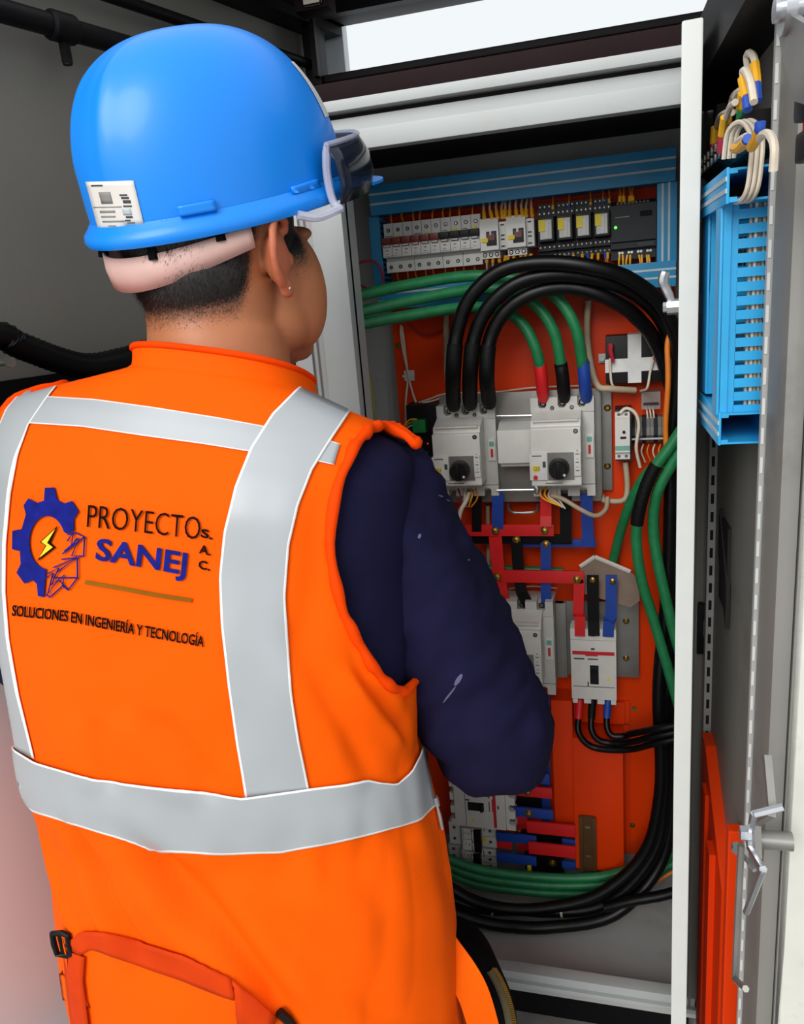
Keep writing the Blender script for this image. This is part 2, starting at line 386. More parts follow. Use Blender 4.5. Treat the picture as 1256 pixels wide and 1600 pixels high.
# ---- outer door, hinged at the right jamb, swung towards the camera
DA = math.radians(2); DH = Vector((.120, 1.125, 0)); DD = Vector((math.sin(DA), -math.cos(DA), 0)); DN = Vector((-math.cos(DA), -math.sin(DA), 0))
DM = Matrix(((DD.x, DN.x, 0, DH.x), (DD.y, DN.y, 0, DH.y), (0, 0, 1, 0), (0, 0, 0, 1)))   # local x = s, y = o (to the left), z
def doorpt(px, py, o=0.):
    d = Vector(ray(px, py)); c = Vector(CAMP); t = ((DH + DN * o - c).dot(DN)) / d.dot(DN); q = DM.inverted() @ (c + d * t); return q
DZ0, DZ1, DL = .30, 1.74, .468
mb = MB(); mb.box(0, DL, -.006, 0, DZ0, DZ1)
door = cpart(mb, 'outer_door', 'door_grey', smooth=False); door['label'] = 'grey outer door swung open with blue ducts on its inside'
DPI = Matrix.Translation((.18, -1.3, 0)) @ DM
door.matrix_parent_inverse = Matrix.Identity(4); door.matrix_basis = DPI
def dpart(mb, name, m, **k): return mb.build(name, m, door, **k)
mb = MB(); mb.box(DL - .004, DL, -.034, .0, DZ0, DZ1, bev=.001); mb.box(DL - .012, DL - .004, -.034, -.030, DZ0, DZ1); dpart(mb, 'edge_face', 'door_edge')
mb = MB(); mb.box(.40, DL - .002, .0, .016, DZ0 + .02, DZ1 - .02, bev=.007); dpart(mb, 'edge_return', 'door_grey')
for s0, s1, o1, gap, nm in ((.3935, .400, .0190, 1, 'perforated_rail'), (.022, .036, .010, 0, 'perforated_rail')):
    mb = MB(); mb.box(s0, s1, 0, o1, DZ0 + .03, DZ1 - .03); rail = dpart(mb, nm, 'cab_inner', smooth=False)
    mb = MB()
    for k in range(52):
        z = DZ0 + .05 + k * .0257; mb.box(s1 - .003, s1 + .0008, .0163 if gap else .003, o1 - (.0004 if gap else .003), z, z + .014, 1 - gap)
    mb.build('rail_slots', ['leaf_white', 'hole'], rail, smooth=False)
mb = MB(); mb.box(0, DL - .02, 0, .045, DZ1 - .05, DZ1 - .046); mb.box(0, DL - .02, .041, .045, DZ1 - .046, DZ1 + .012); mb.box(0, DL - .02, .036, .041, DZ1 + .006, DZ1 + .012)
dpart(mb, 'top_return', 'black_steel', smooth=False)
q = doorpt(1165, 850)
mb = MB(); mb.yz([(0, 1.20), (.004, 1.20), (.004, 1.09), (0, 1.09)], .10, .16); mb.xz([(.10, 1.21), (.17, 1.13), (.17, 1.075), (.10, 1.15)], .001, .006)
dpart(mb, 'document_pocket', 'gasket', smooth=False)
# orange cover and latch rod on the lower door
zt = doorpt(1122, 1180).z
zs_ = doorpt(1160, 1356, .012).z
mb = MB(); mb.xz([(.05, zt), (.085, zt), (.25, zt - .10), (.25, .33), (.05, .33)], 0, .014); mb.box(.10, .13, .014, .019, .36, zt - .05, 0, bev=.001); mb.box(.17, .20, .014, .022, .36, zt - .09, 0, bev=.001); mb.box(.285, .30, 0, .017, .33, zs_, bev=.002)
dpart(mb, 'orange_cover', 'orange_cover', smooth=False)
q = doorpt(1198, 1312, .02)
mb = MB(); mb.cyl((q.x, 0, q.z), (q.x, .030, q.z), .008, 16); mb.cyl((q.x, .030, q.z), (q.x, .036, q.z), .010, 16); lock = dpart(mb, 'lock_barrel', 'galv')
mb = MB()
A = [doorpt(*p, .045) for p in ((1178, 1272), (1172, 1300), (1172, 1325), (1192, 1358), (1178, 1395), (1166, 1425))]
for i in range(len(A) - 1):
    a, b = A[i], A[i + 1]; u = (b - a).normalized(); mb.tube([a - u * .001, b + u * .001], .0028, 6)
mb.cyl(A[1] + Vector((.002, .0, 0)), A[1] + Vector((.002, .008, 0)), .006, 6); mb.cyl(A[0], A[0] + Vector((.0, -.02, .008)), .003, 6)
mb.build('latch_lever', 'zinc', lock)
a = doorpt(1150, 1322, .04); mb = MB(); mb.cyl(a, a + Vector((.006, 0, 0)), .005, 6); mb.cyl(a, a + Vector((.03, -.01, 0)), .002, 6); mb.build('lever_bolt', 'zinc', lock)
mb = MB()
A = [doorpt(*p, .03) for p in ((1198, 1180), (1206, 1270), (1182, 1285), (1184, 1340))]
for i in range(len(A) - 1):
    a, b = A[i], A[i + 1]; mb.tube([a, b], .004, 4)
A = [doorpt(*p, .04) for p in ((1158, 1320), (1152, 1440), (1148, 1530), (1165, 1545))]
for i in range(3): mb.tube([A[i], A[i + 1]], .003, 6)
mb.build('latch_rod', 'galv', lock)
# galvanised stay and black clamp at the top of the door
G = [doorpt(*p, .05) for p in ((1212, 30), (1232, 22), (1262, 40), (1262, 165), (1240, 158), (1222, 90))]
mb = MB(); mb.extr(G, (0, -.004, 0)); stay = dpart(mb, 'door_stay', 'galv', smooth=False)
g = doorpt(1221, 15, .053); mb = MB(); mb.cyl((g.x, g.y - .006, g.z), (g.x, g.y, g.z), .0135, 18); mb.cyl((g.x, g.y, g.z), (g.x, g.y + .004, g.z), .0065, 14); mb.cyl((g.x, -.002, g.z), (g.x, g.y - .006, g.z), .006, 12); mb.build('pivot_bolt', 'zinc', stay)
g = doorpt(1245, 188, .03); mb = MB(); mb.box(g.x - .004, g.x + .03, .0, .032, g.z - .002, g.z + .020, bev=.004); mb.box(g.x - .004, g.x + .03, .0, .03, g.z - .026, g.z - .008, bev=.003); mb.box(g.x + .002, g.x + .03, .01, .027, g.z - .008, g.z - .002, 1)
dpart(mb, 'clamp', ['black_plastic', 'vest_tape'])

# ================================================================== devices on the mounting panel
# local frame of a device: x right, y = 0 at the panel and negative towards the viewer, z up, origin at its middle
def screws(e, pts, y, r=.0034, name='terminal_screw', hole=True):
    for (x, z) in pts:
        mb = MB()
        if hole: mb.cyl((x, y + .001, z), (x, y - .0006, z), r, 12, 0)
        mb.cyl((x, y - .0006, z), (x, y - .0009, z), r * .62, 8, 1); mb.box(x - r * .5, x + r * .5, y - .0013, y - .0008, z - .0004, z + .0004, 0)
        mb.build(name, ['hole', 'screw'], e)
def mcb(x0, x1, z, poles, toggle, label, group=None, rot=0., Y=YP, name='circuit_breaker', h=.082, tag_yellow=False):
    wd = x1 - x0; e = thing(name, label, 'breaker', ((x0 + x1) / 2, Y, z), group, (0, rot, 0)); hw = wd / 2 - .0004
    H = h / 2
    mb = MB(); prof = [(0, H - .004), (-.045, H - .002), (-.048, H), (-.052, H), (-.052, H * .42), (-.066, H * .40), (-.068, H * .32), (-.068, -H * .38), (-.055, -H * .42), (-.049, -H * .44), (-.049, -H * .52), (-.052, -H * .54), (-.052, -H), (-.045, -H), (0, -H + .004)]
    mb.yz([(y, zz) for y, zz in prof], -hw, hw); mb.build('body', 'abs_white', e)
    pw = wd / poles; mb = MB()
    for k in range(1, poles):
        x = -wd / 2 + k * pw; mb.box(x - .0003, x + .0003, -.0684, -.067, -H * .36, H * .30); mb.box(x - .0003, x + .0003, -.0524, -.051, H * .45, H * .97)
    for k in range(poles):
        x = -wd / 2 + (k + .5) * pw; mb.box(x - .003, x + .002, -.0684, -.067, -H * .12, -H * .09); mb.box(x - .004, x + .001, -.0684, -.067, -H * .26, -H * .245)
    mb.box(-hw * .9, hw * .3, -.0684, -.067, -H * .335, -H * .325); mb.box(-hw * .9, -hw * .4, -.0524, -.051, H * .47, H * .50)
    mb.build('front_marking', 'print_dark', e, smooth=False)
    t = []
    mb = MB()
    for k in range(poles):
        x = -wd / 2 + k * pw; mb.box(x + .0005, x + pw - .0005, -.074, -.058, H * .13, H * .41, bev=.0015)
        mb.box(x + .0025, x + pw - .0025, -.0720, -.062, H * .02, H * .13, 1, bev=.001)
    mb.build('toggle', [toggle, 'abs_white'], e)
    mb = MB(); mb.box(-.003, .003, -.0545, -.052, H * .44, H * .50) if not tag_yellow else mb.box(hw * .1, hw * .6, -.0545, -.052, H * .44, H * .54)
    mb.build('id_tag', 'yellow_tag', e, smooth=False)
    screws(e, [(-wd / 2 + (k + .5) * pw, H * .73) for k in range(poles)] + [(-wd / 2 + (k + .5) * pw, -H * .78) for k in range(poles)], -.052)
    return e
ZR = .5 * (at(640, 385, YP - .055).z + at(735, 375, YP - .055).z)
def X(px, Y=YP - .06, py=370): return at(px, py, Y).x
xb = [X(598), X(643), X(688), X(720), X(751)]
rail = MB(); rail.box(-.398, .053, YP - .008, YP, ZR - .0175, ZR + .0175); rail.box(-.398, .053, YP - .012, YP - .008, ZR - .0175, ZR - .012); rail.box(-.398, .053, YP - .012, YP - .008, ZR + .012, ZR + .0175)
tag(rail.build('mounting_rail', 'galv', smooth=False), 'zinc mounting rail behind the row of small breakers and relays', 'rail')
mcb(xb[0], xb[1], ZR, 3, 'brown_plastic', 'white three-pole breaker with brown toggles at the end by the slotted blue duct')
mcb(xb[1], xb[2], ZR, 3, 'brown_plastic', 'white three-pole breaker with brown toggles next to the black-toggle breakers')
mcb(xb[2], xb[3], ZR, 2, 'black_plastic', 'white two-pole breaker with black toggles beside the brown-toggle breakers', tag_yellow=True)
mcb(xb[3], xb[4], ZR, 2, 'black_plastic', 'white two-pole breaker with black toggles beside the contactors', tag_yellow=True)

def contactor(px0, px1, py0, py1, label):
    Y = YP - .085; x0, x1, z0, z1 = rc(px0, px1, py0, py1, Y); wd, h = x1 - x0, z1 - z0
    e = thing('contactor', label, 'contactor', ((x0 + x1) / 2, YP, (z0 + z1) / 2)); H = h / 2; xs = -wd / 2 + wd * .70
    mb = MB(); mb.yz([(0, H - .006), (-.06, H - .004), (-.064, H), (-.078, H), (-.085, H * .5), (-.085, -H * .6), (-.074, -H * .64), (-.074, -H), (-.05, -H), (0, -H + .006)], -wd / 2, xs)
    mb.build('body', 'abs_white', e)
    mb = MB(); mb.box(xs, wd / 2, -.076, 0, -H * .62, H * .78, bev=.001); aux = mb.build('auxiliary_block', 'abs_white', e)
    mb = MB()
    for z in (H * .62, H * .1, -H * .1, -H * .45): mb.box(xs + .003, xs + .009, -.0766, -.075, z - .0012, z + .0012)
    mb.build('block_marking', 'print_dark', aux, smooth=False)
    mb = MB(); mb.box(-wd * .26, xs - .003, -.0865, -.08, -H * .38, H * .34, bev=.001); win = mb.build('window', 'abs_dark', e)
    mb = MB(); mb.box(-wd * .20, xs - .006, -.088, -.086, -H * .12, H * .22); mb.box(-wd * .12, xs - .011, -.0892, -.088, H * .15, H * .36, 1); mb.build('armature', ['brown_plastic', 'abs_white'], win, smooth=False)
    mb = MB(); mb.box(-wd * .45, -wd * .2, -.0868, -.085, -H * .2, H * .02); mb.build('id_tag', 'yellow_tag', e, smooth=False)
    q = (xs + wd / 2) / 3
    screws(e, [(-wd / 2 + q * (k + .5), H * .78) for k in range(3)], -.0785, .0038); screws(e, [(-wd / 2 + q * (k + .5), -H * .82) for k in range(3)], -.074, .0038)
contactor(750, 791, 340, 403, 'cream contactor with brown window next to the white breakers')
contactor(791, 834, 335, 398, 'cream contactor with brown window next to the plug-in relays')

def relay(px0, px1, label):
    Y = YP - .07; x0, x1, z0, z1 = rc(px0, px1, 333, 402, Y); z0 = ZR - .043; z1 = ZR + .046
    wd, h = x1 - x0, z1 - z0; H = h / 2; e = thing('plug_in_relay', label, 'relay', ((x0 + x1) / 2, YP, (z0 + z1) / 2))
    mb = MB(); hw = wd / 2 - .0004
    mb.yz([(0, H - .004), (-.03, H), (-.036, H), (-.036, H * .78), (-.048, H * .76), (-.048, H * .5), (-.03, H * .48), (-.03, -H * .42), (-.05, -H * .44), (-.05, -H * .70), (-.038, -H * .72), (-.038, -H), (-.03, -H), (0, -H + .004)], -hw, hw)
    mb.build('socket', 'black_plastic', e)
    mb = MB(); mb.box(-hw * .86, hw * .86, -.070, -.03, -H * .38, H * .46, bev=.0015); body = mb.build('relay_body', 'abs_dark', e)
    mb = MB(); mb.box(-hw * .62, hw * .62, -.0712, -.070, -H * .3, H * .38); win = mb.build('window', 'abs_grey', body, smooth=False)
    mb = MB(); mb.box(-hw * .1, hw * .3, -.0722, -.071, -H * .28, H * .3, bev=.0005); mb.box(hw * .34, hw * .55, -.0722, -.071, -H * .3, H * .2); mb.build('armature', 'tape_white', win, smooth=False)
    mb = MB(); mb.box(-hw * .75, -hw * .05, -.073, -.071, -H * .02, H * .38); mb.build('id_tag', 'yellow_tag', body, smooth=False)
    screws(e, [(-hw + (k + .5) * hw / 2, H * .63) for k in range(4)], -.048, .0022); screws(e, [(-hw + (k + .5) * hw / 2, H * .89) for k in range(4)], -.036, .002)
    screws(e, [(-hw + (k + .5) * hw / 2, -H * .57) for k in range(4)], -.05, .0022); screws(e, [(-hw + (k + .5) * hw / 2, -H * .86) for k in range(4)], -.038, .002)
rx = [838, 868, 897, 926, 955]
for k, nm in enumerate(['first plug-in relay after the contactors, black socket and yellow tag', 'second plug-in relay after the contactors, black socket and yellow tag', 'second plug-in relay from the dark controller, black socket and yellow tag', 'plug-in relay touching the dark controller, yellow tag low on its window']):
    relay(rx[k], rx[k + 1], nm)
# controller
x0, x1, z0, z1 = rc(954, 1025, 312, 402, YP - .055); z0 -= .002
e = thing('logic_controller', 'dark grey logic controller with a lit green indicator', 'controller', ((x0 + x1) / 2, YP, (z0 + z1) / 2)); wd, H = x1 - x0, (z1 - z0) / 2; hw = wd / 2
mb = MB(); mb.yz([(0, H), (-.042, H), (-.055, H * .86), (-.055, -H * .38), (-.050, -H * .42), (-.050, -H * .62), (-.040, -H * .64), (-.040, -H), (0, -H)], -hw, hw); mb.build('body', 'abs_dark', e)
mb = MB(); mb.box(hw * .3, hw * .82, -.0565, -.05, H * .42, H * .60, bev=.001); mb.build('display_window', 'hole', e)
mb = MB(); mb.box(hw * .2, hw * .9, -.0512, -.049, -H * .58, -H * .46); mb.build('label_strip', 'print_dark', e, smooth=False)
mb = MB(); mb.box(-hw * .8, -hw * .18, -.0556, -.054, H * .44, H * .47); mb.build('maker_mark', 'sticker_grey', e, smooth=False)
mb = MB(); mb.cyl((-hw * .78, -.054, H * .12), (-hw * .78, -.0565, H * .12), .0022, 12); mb.build('indicator_lamp', 'led_green', e)
for k in range(9):
    mb = MB(); x = -hw * .68 + k * hw * .165; mb.cyl((x, -.046, H * .955), (x, -.051, H * .90), .0022, 8); mb.build('terminal_screw', 'screw', e)
for k in range(8):
    mb = MB(); x = -hw * .62 + (k // 2) * hw * .42 + (k % 2) * hw * .13; mb.cyl((x, -.038, -H * .76), (x, -.0412, -H * .76), .0022, 8); mb.build('terminal_screw', 'screw', e)

# ---- blue wiring ducts
def duct_h(px0, px1, pyl, pyr, hh, label, depth=.075):
    Y = YP - depth; a = at(px0, pyl, Y); b = at(px1, pyr, Y); z = (a.z + b.z) / 2
    e = thing('wiring_duct', label, 'duct', ((a.x + b.x) / 2, YP, z)); hw = (b.x - a.x) / 2
    mb = MB(); mb.box(-hw, hw, -depth + .006, 0, -hh, hh); mb.build('trough', 'duct_blue', e, smooth=False)
    mb = MB(); mb.box(-hw, hw, -depth, -depth + .006, -hh - .002, hh + .002, bev=.0015); cv = mb.build('cover', 'duct_blue', e)
    for zz in (hh * .42, -hh * .28):
        mb = MB(); mb.box(-hw, hw, -depth - .0008, -depth + .001, zz - .0016, zz + .0016); mb.build('cover_line', 'duct_line', cv, smooth=False)
duct_h(577, 1056, 312, 258, .0225, 'blue wiring duct spanning above the row of breakers and relays')
duct_h(590, 1056, 461, 433, .018, 'blue wiring duct below the row of breakers, behind the cables')
def duct_v(px, py0, py1, hw, label, slots, depth=.07):
    Y = YP - depth; a = at(px, py0, Y); b = at(px, py1, Y)
    e = thing('wiring_duct', label, 'duct', ((a.x + b.x) / 2, YP, (a.z + b.z) / 2)); H = (a.z - b.z) / 2
    if slots:
        n = 13; p = 2 * H / n
        mb = MB(); mb.box(-hw + .002, hw - .002, -.004, 0, -H, H); mb.build('trough', 'duct_dark', e, smooth=False)
        for k in range(n):
            mb = MB(); mb.box(-hw, -hw + .002, -depth + .006, 0, -H + k * p, -H + k * p + p * .55); mb.box(hw - .002, hw, -depth + .006, 0, -H + k * p, -H + k * p + p * .55); mb.build('finger', 'duct_blue', e, smooth=False)
        mb = MB(); mb.box(-hw, hw, -depth, -depth + .006, -H, H, bev=.001); mb.build('cover', 'duct_blue', e)
    else:
        mb = MB(); mb.box(-hw, hw, -depth + .006, 0, -H, H); mb.build('trough', 'duct_blue', e, smooth=False)
        mb = MB(); mb.box(-hw, hw, -depth, -depth + .006, -H, H, bev=.0015); cv = mb.build('cover', 'duct_blue', e)
        for x in (-hw * .45, hw * .2):
            mb = MB(); mb.box(x - .0016, x + .0016, -depth - .0008, -depth + .001, -H, H); mb.build('cover_line', 'duct_line', cv, smooth=False)
duct_v(588, 338, 445, .0095, 'slotted upright blue duct at the free end of the breaker row', True, .06)
duct_v(1042, 285, 412, .0150, 'upright blue duct with two pale lines beside the dark controller', False)

# ---- power breakers
def power_breaker(body, op, label, Yb=YP - .075, Yo=YP - .125, stop=False, cat='breaker', bk=-.002):
    x0, x1, z0, z1 = rc(*body, Yb); cx, cz = (x0 + x1) / 2, (z0 + z1) / 2; hw, H = (x1 - x0) / 2, (z1 - z0) / 2
    e = thing('power_breaker', label, cat, (cx, YP, cz)); yb = Yb - YP; yo = Yo - YP
    # terminal shroud with notches at top, body, foot
    mb = MB(); t0, t1 = H * .70, H
    pts = [(-hw, t0), (hw, t0), (hw, t1)]
    for c in (.62, 0, -.62):
        c *= hw; pts += [(c + hw * .13, t1), (c + hw * .13, t1 - H * .16), (c + hw * .07, t1 - H * .21), (c - hw * .07, t1 - H * .21), (c - hw * .13, t1 - H * .16), (c - hw * .13, t1)]
    pts += [(-hw, t1)]; mb.xz(pts, yb, min(yb + .03, bk - .0005)); mb.box(-hw, hw, min(yb + .03, bk - .006), bk - .002, t0, t1 - .006); mb.build('terminal_shroud', 'abs_grey', e, smooth=False)
    mb = MB(); mb.box(-hw, hw, yb + .002, bk, -H * .76, H * .695, bev=.0012); mb.build('body', 'abs_grey', e)
    mb = MB(); b0, b1 = -H, -H * .77; pts = [(-hw, b1), (-hw, b0)]
    for c in (-.62, 0, .62):
        c *= hw; pts += [(c - hw * .12, b0), (c - hw * .12, b0 + H * .13), (c - hw * .06, b0 + H * .17), (c + hw * .06, b0 + H * .17), (c + hw * .12, b0 + H * .13), (c + hw * .12, b0)]
    pts += [(hw, b0), (hw, b1)]; mb.xz(pts, yb, min(yb + .03, bk - .0005)); mb.box(-hw, hw, min(yb + .03, bk - .006), bk - .002, b0 + .006, b1); mb.build('terminal_foot', 'abs_grey', e, smooth=False)
    screws(e, [(-hw * .62, H * .86), (0, H * .86), (hw * .62, H * .86)], yb + .016, .0055); screws(e, [(-hw * .31, H * .79), (hw * .31, H * .79)], yb, .0036, 'fixing_screw')
    mb = MB(); mb.box(hw * .72, hw * .97, yb - .002, yb + .004, -H * .22, H * .26, bev=.001); tp = mb.build('trip_plate', 'abs_white', e)
    mb = MB(); mb.box(hw * .80, hw * .88, yb - .0028, yb - .0018, -H * .14, H * .04); mb.box(hw * .76, hw * .92, yb - .0028, yb - .0018, H * .10, H * .20, 1); mb.build('trip_mark', ['print_red', 'print_teal'], tp, smooth=False)
    # motor operator box
    ox0, ox1, oz0, oz1 = rc(*op, Yo); ox0 -= cx; ox1 -= cx; oz0 -= cz; oz1 -= cz; ow, oh = ox1 - ox0, oz1 - oz0
    mb = MB(); mb.yz([(yb, oz1 + .022), (yo + .012, oz1 + .010), (yo + .010, oz1), (yo, oz1 - .001), (yo, oz0 + .002), (yo + .002, oz0), (yb, oz0)], ox0, ox1)
    opb = mb.build('operator_box', 'abs_white', e, smooth=False); bv = opb.modifiers.new('b', 'BEVEL'); bv.width = .0014; bv.segments = 2
    mb = MB(); mb.box(ox0 + .004, ox1 - .004, yo + .004, yo + .012, oz1 + .0095, oz1 + .0125); mb.build('operator_lip', 'abs_white', opb, smooth=False)
    screws(opb, [(ox1 - ow * .10, oz1 - oh * .07)], yo, .004, 'cover_screw')
    zc0, zc1 = oz0 + oh * .12, oz0 + oh * .58
    mb = MB(); mb.box(ox0 - .002, ox0 + ow * .33, yo - .004, yo + .004, zc0, zc1, bev=.001); lp = mb.build('mode_plate', 'abs_white', opb)
    mb = MB(); mb.box(ox0 + ow * .04, ox0 + ow * .16, yo - .0048, yo - .0035, zc0 + oh * .15, zc0 + oh * .25); mb.build('id_tag', 'yellow_tag', lp, smooth=False)
    cu = bpy.data.curves.new('tag_text', 'FONT'); cu.body = 'Q2' if stop else 'Q1'; cu.size = oh * .085
    tm = bpy.data.objects.new('tag_text', cu); me = bpy.data.meshes.new_from_object(tm); bpy.data.objects.remove(tm)
    to = bpy.data.objects.new('tag_text', me); me.materials.append(MATS['print_dark']); COL.objects.link(to); to.parent = lp
    to.location = (ox0 + ow * .05, yo - .0052, zc0 + oh * .175); to.rotation_euler = (math.pi / 2, 0, 0)
    mb = MB(); mb.box(ox0 + ow * .24, ox0 + ow * .30, yo - .0048, yo - .0035, zc0 + oh * .22, zc0 + oh * .32, 0); mb.box(ox0 + ow * .25, ox0 + ow * .29, yo - .0048, yo - .0035, zc0 + oh * .1, zc0 + oh * .2, 1); mb.box(ox0 + ow * .03, ox0 + ow * .22, yo - .0046, yo - .0035, zc1 - oh * .05, zc1 - oh * .035); mb.build('mode_switch', ['print_dark', 'leaf_white'], lp, smooth=False)
    if stop: mb = MB(); mb.cyl((ox0 + ow * .09, yo - .003, zc0 + oh * .05), (ox0 + ow * .09, yo - .007, zc0 + oh * .05), .0038, 14); mb.build('stop_button', 'print_red', lp)
    mb = MB(); mb.box(ox0 + ow * .34, ox0 + ow * .86, yo - .0012, yo + .002, zc0 - .001, zc1); kp = mb.build('knob_plate', 'clear_lens' if False else 'galv', opb, smooth=False)
    kx, kz, kr = ox0 + ow * .56, zc0 + oh * .20, ow * .20
    mb = MB(); mb.tube([(kx, yo - .001, kz), (kx, yo - .012, kz), (kx, yo - .020, kz), (kx, yo - .024, kz)], [kr * 1.05, kr, kr * .96, kr * .8], 28); mb.box(kx - kr * .16, kx + kr * .16, yo - .028, yo - .02, kz - kr * .8, kz + kr * .8, bev=.001)
    kn = mb.build('rotary_knob', 'black_plastic', opb)
    mb = MB(); mb.cyl((kx + kr * .6, yo - .0235, kz - kr * .45), (kx + kr * .6, yo - .025, kz - kr * .45), .0022, 10); mb.build('knob_dot', 'leaf_white', kn)
    mb = MB(); mb.box(ox0 + ow * .86, ox0 + ow * .99, yo - .004, yo + .002, zc0 + oh * .06, zc1, bev=.001); pb = mb.build('push_buttons', 'abs_white', opb)
    mb = MB()
    for k in range(3): z = zc0 + oh * (.15 + .14 * k); mb.box(ox0 + ow * .89, ox0 + ow * .96, yo - .0046, yo - .0035, z, z + oh * .012); mb.box(ox0 + ow * .91, ox0 + ow * .94, yo - .0046, yo - .0035, z + oh * .06, z + oh * .068)
    mb.build('button_marking', 'print_dark', pb, smooth=False)
    mb = MB(); mb.box(ox0 + ow * .28, ox0 + ow * .62, yo - .0006, yo + .001, oz0 + oh * .05, oz0 + oh * .062); mb.build('front_slot', 'print_dark', opb, smooth=False)
    return e
power_breaker((686, 776, 633, 775), (677, 751, 678, 760), 'grey motorised power breaker with black rotary knob, wired by three black cables', bk=-.0495)
power_breaker((831, 929, 620, 775), (829, 908, 668, 760), 'grey motorised power breaker with black rotary knob and red stop button', stop=True, bk=-.0495)
power_breaker((769, 866, 940, 1083), (762, 846, 985, 1072), 'grey motorised power breaker half hidden behind the navy sleeve')

# interlock between the two big breakers and the zinc plates behind them
def plate(rect, Y, th, label, nm='zinc_plate', folds=(), screwpts=()):
    x0, x1, z0, z1 = rc(*rect, Y); e = thing(nm, label, 'plate', ((x0 + x1) / 2, Y, (z0 + z1) / 2)); hw, H = (x1 - x0) / 2, (z1 - z0) / 2
    mb = MB(); mb.box(-hw, hw, 0, th, -H, H, bev=.0008); mb.build('sheet', 'galv', e)
    for (a, b, d) in folds: mb = MB(); mb.box(hw * a, hw * b, -d, 0, -H, H, bev=.0008); mb.build('folded_edge', 'galv', e)
    for (px, py) in screwpts:
        p = at(px, py, Y); mb = MB(); x, z = p.x - (x0 + x1) / 2, p.z - (z0 + z1) / 2; mb.tube([(x, .002, z), (x, -.002, z), (x, -.0045, z)], [.006, .006, .003], 12); mb.build('screw', 'brass', e)
    return e
zp = plate((691, 938, 612, 784), YP - .05, .003, 'zinc plate between and behind the two knob breakers')
for sx_ in (-1, 1):
    for sz_ in (-1, 1): mb = MB(); mb.cyl((sx_ * .10, .002, sz_ * .06), (sx_ * .10, .0505, sz_ * .06), .006, 10); mb.build('stand_off', 'screw', zp)
plate((930, 956, 603, 766), YP - .012, .012, 'tall narrow zinc flange with two bolts beside the knob breaker', folds=((-.95, -.2, .035),), screwpts=((949, 637), (949, 728)))
plate((870, 998, 940, 1056), YP - .02, .003, 'wide zinc plate behind the small breaker with red stripe', folds=((-1, -.75, .012), (-.98, 1, .0) if False else (-1, -.8, .014)), screwpts=((978, 970), (978, 1028)))
x0, x1, z0, z1 = rc(777, 829, 672, 724, YP - .10)
e = thing('interlock_box', 'plain grey interlock box between the two knob breakers', 'box', ((x0 + x1) / 2, YP - .05, (z0 + z1) / 2)); hw, H = (x1 - x0) / 2, (z1 - z0) / 2
mb = MB(); mb.box(-hw, hw, -.05, 0, -H, H, bev=.002); mb.build('box_body', 'abs_white', e)
mb = MB(); mb.box(-hw * .9, hw, -.040, 0, -H - .008, -H, bev=.002); mb.build('box_base', 'abs_grey', e)
mb = MB(); mb.yz([(-.048, H), (-.03, H + .010), (-.0, H + .012), (0, H)], -hw * .94, hw); mb.build('box_shoulder', 'abs_grey', e)
for py, lab in ((650., 'thin bright rod crossing the zinc plate above the interlock box'), (766, 'thin bright rod with a cam crossing the zinc plate below the interlock box')):
    a, b = at(776, py, YP - .078), at(838 if py > 700 else 831, py - 1, YP - .078); e = thing('interlock_rod', lab, 'rod', a); mb = MB(); mb.cyl((0, 0, 0), b - a, .0022, 8); mb.build('shaft', 'zinc', e)
    if py > 700: mb = MB(); c = b - a; mb.ball(c, (.006, .0032, .009)); mb.build('cam', 'zinc', e)
mb = MB(); mb.tube(cr(pp([(793, 782, YP - .03), (795, 795, YP - .05), (803, 801, YP - .06), (825, 801, YP - .06), (838, 798, YP - .055), (841, 786, YP - .03)]), 6), .0026, 8)
tag(mb.build('wire_handle', 'zinc'), 'bent bright wire handle under the zinc plate', 'handle')

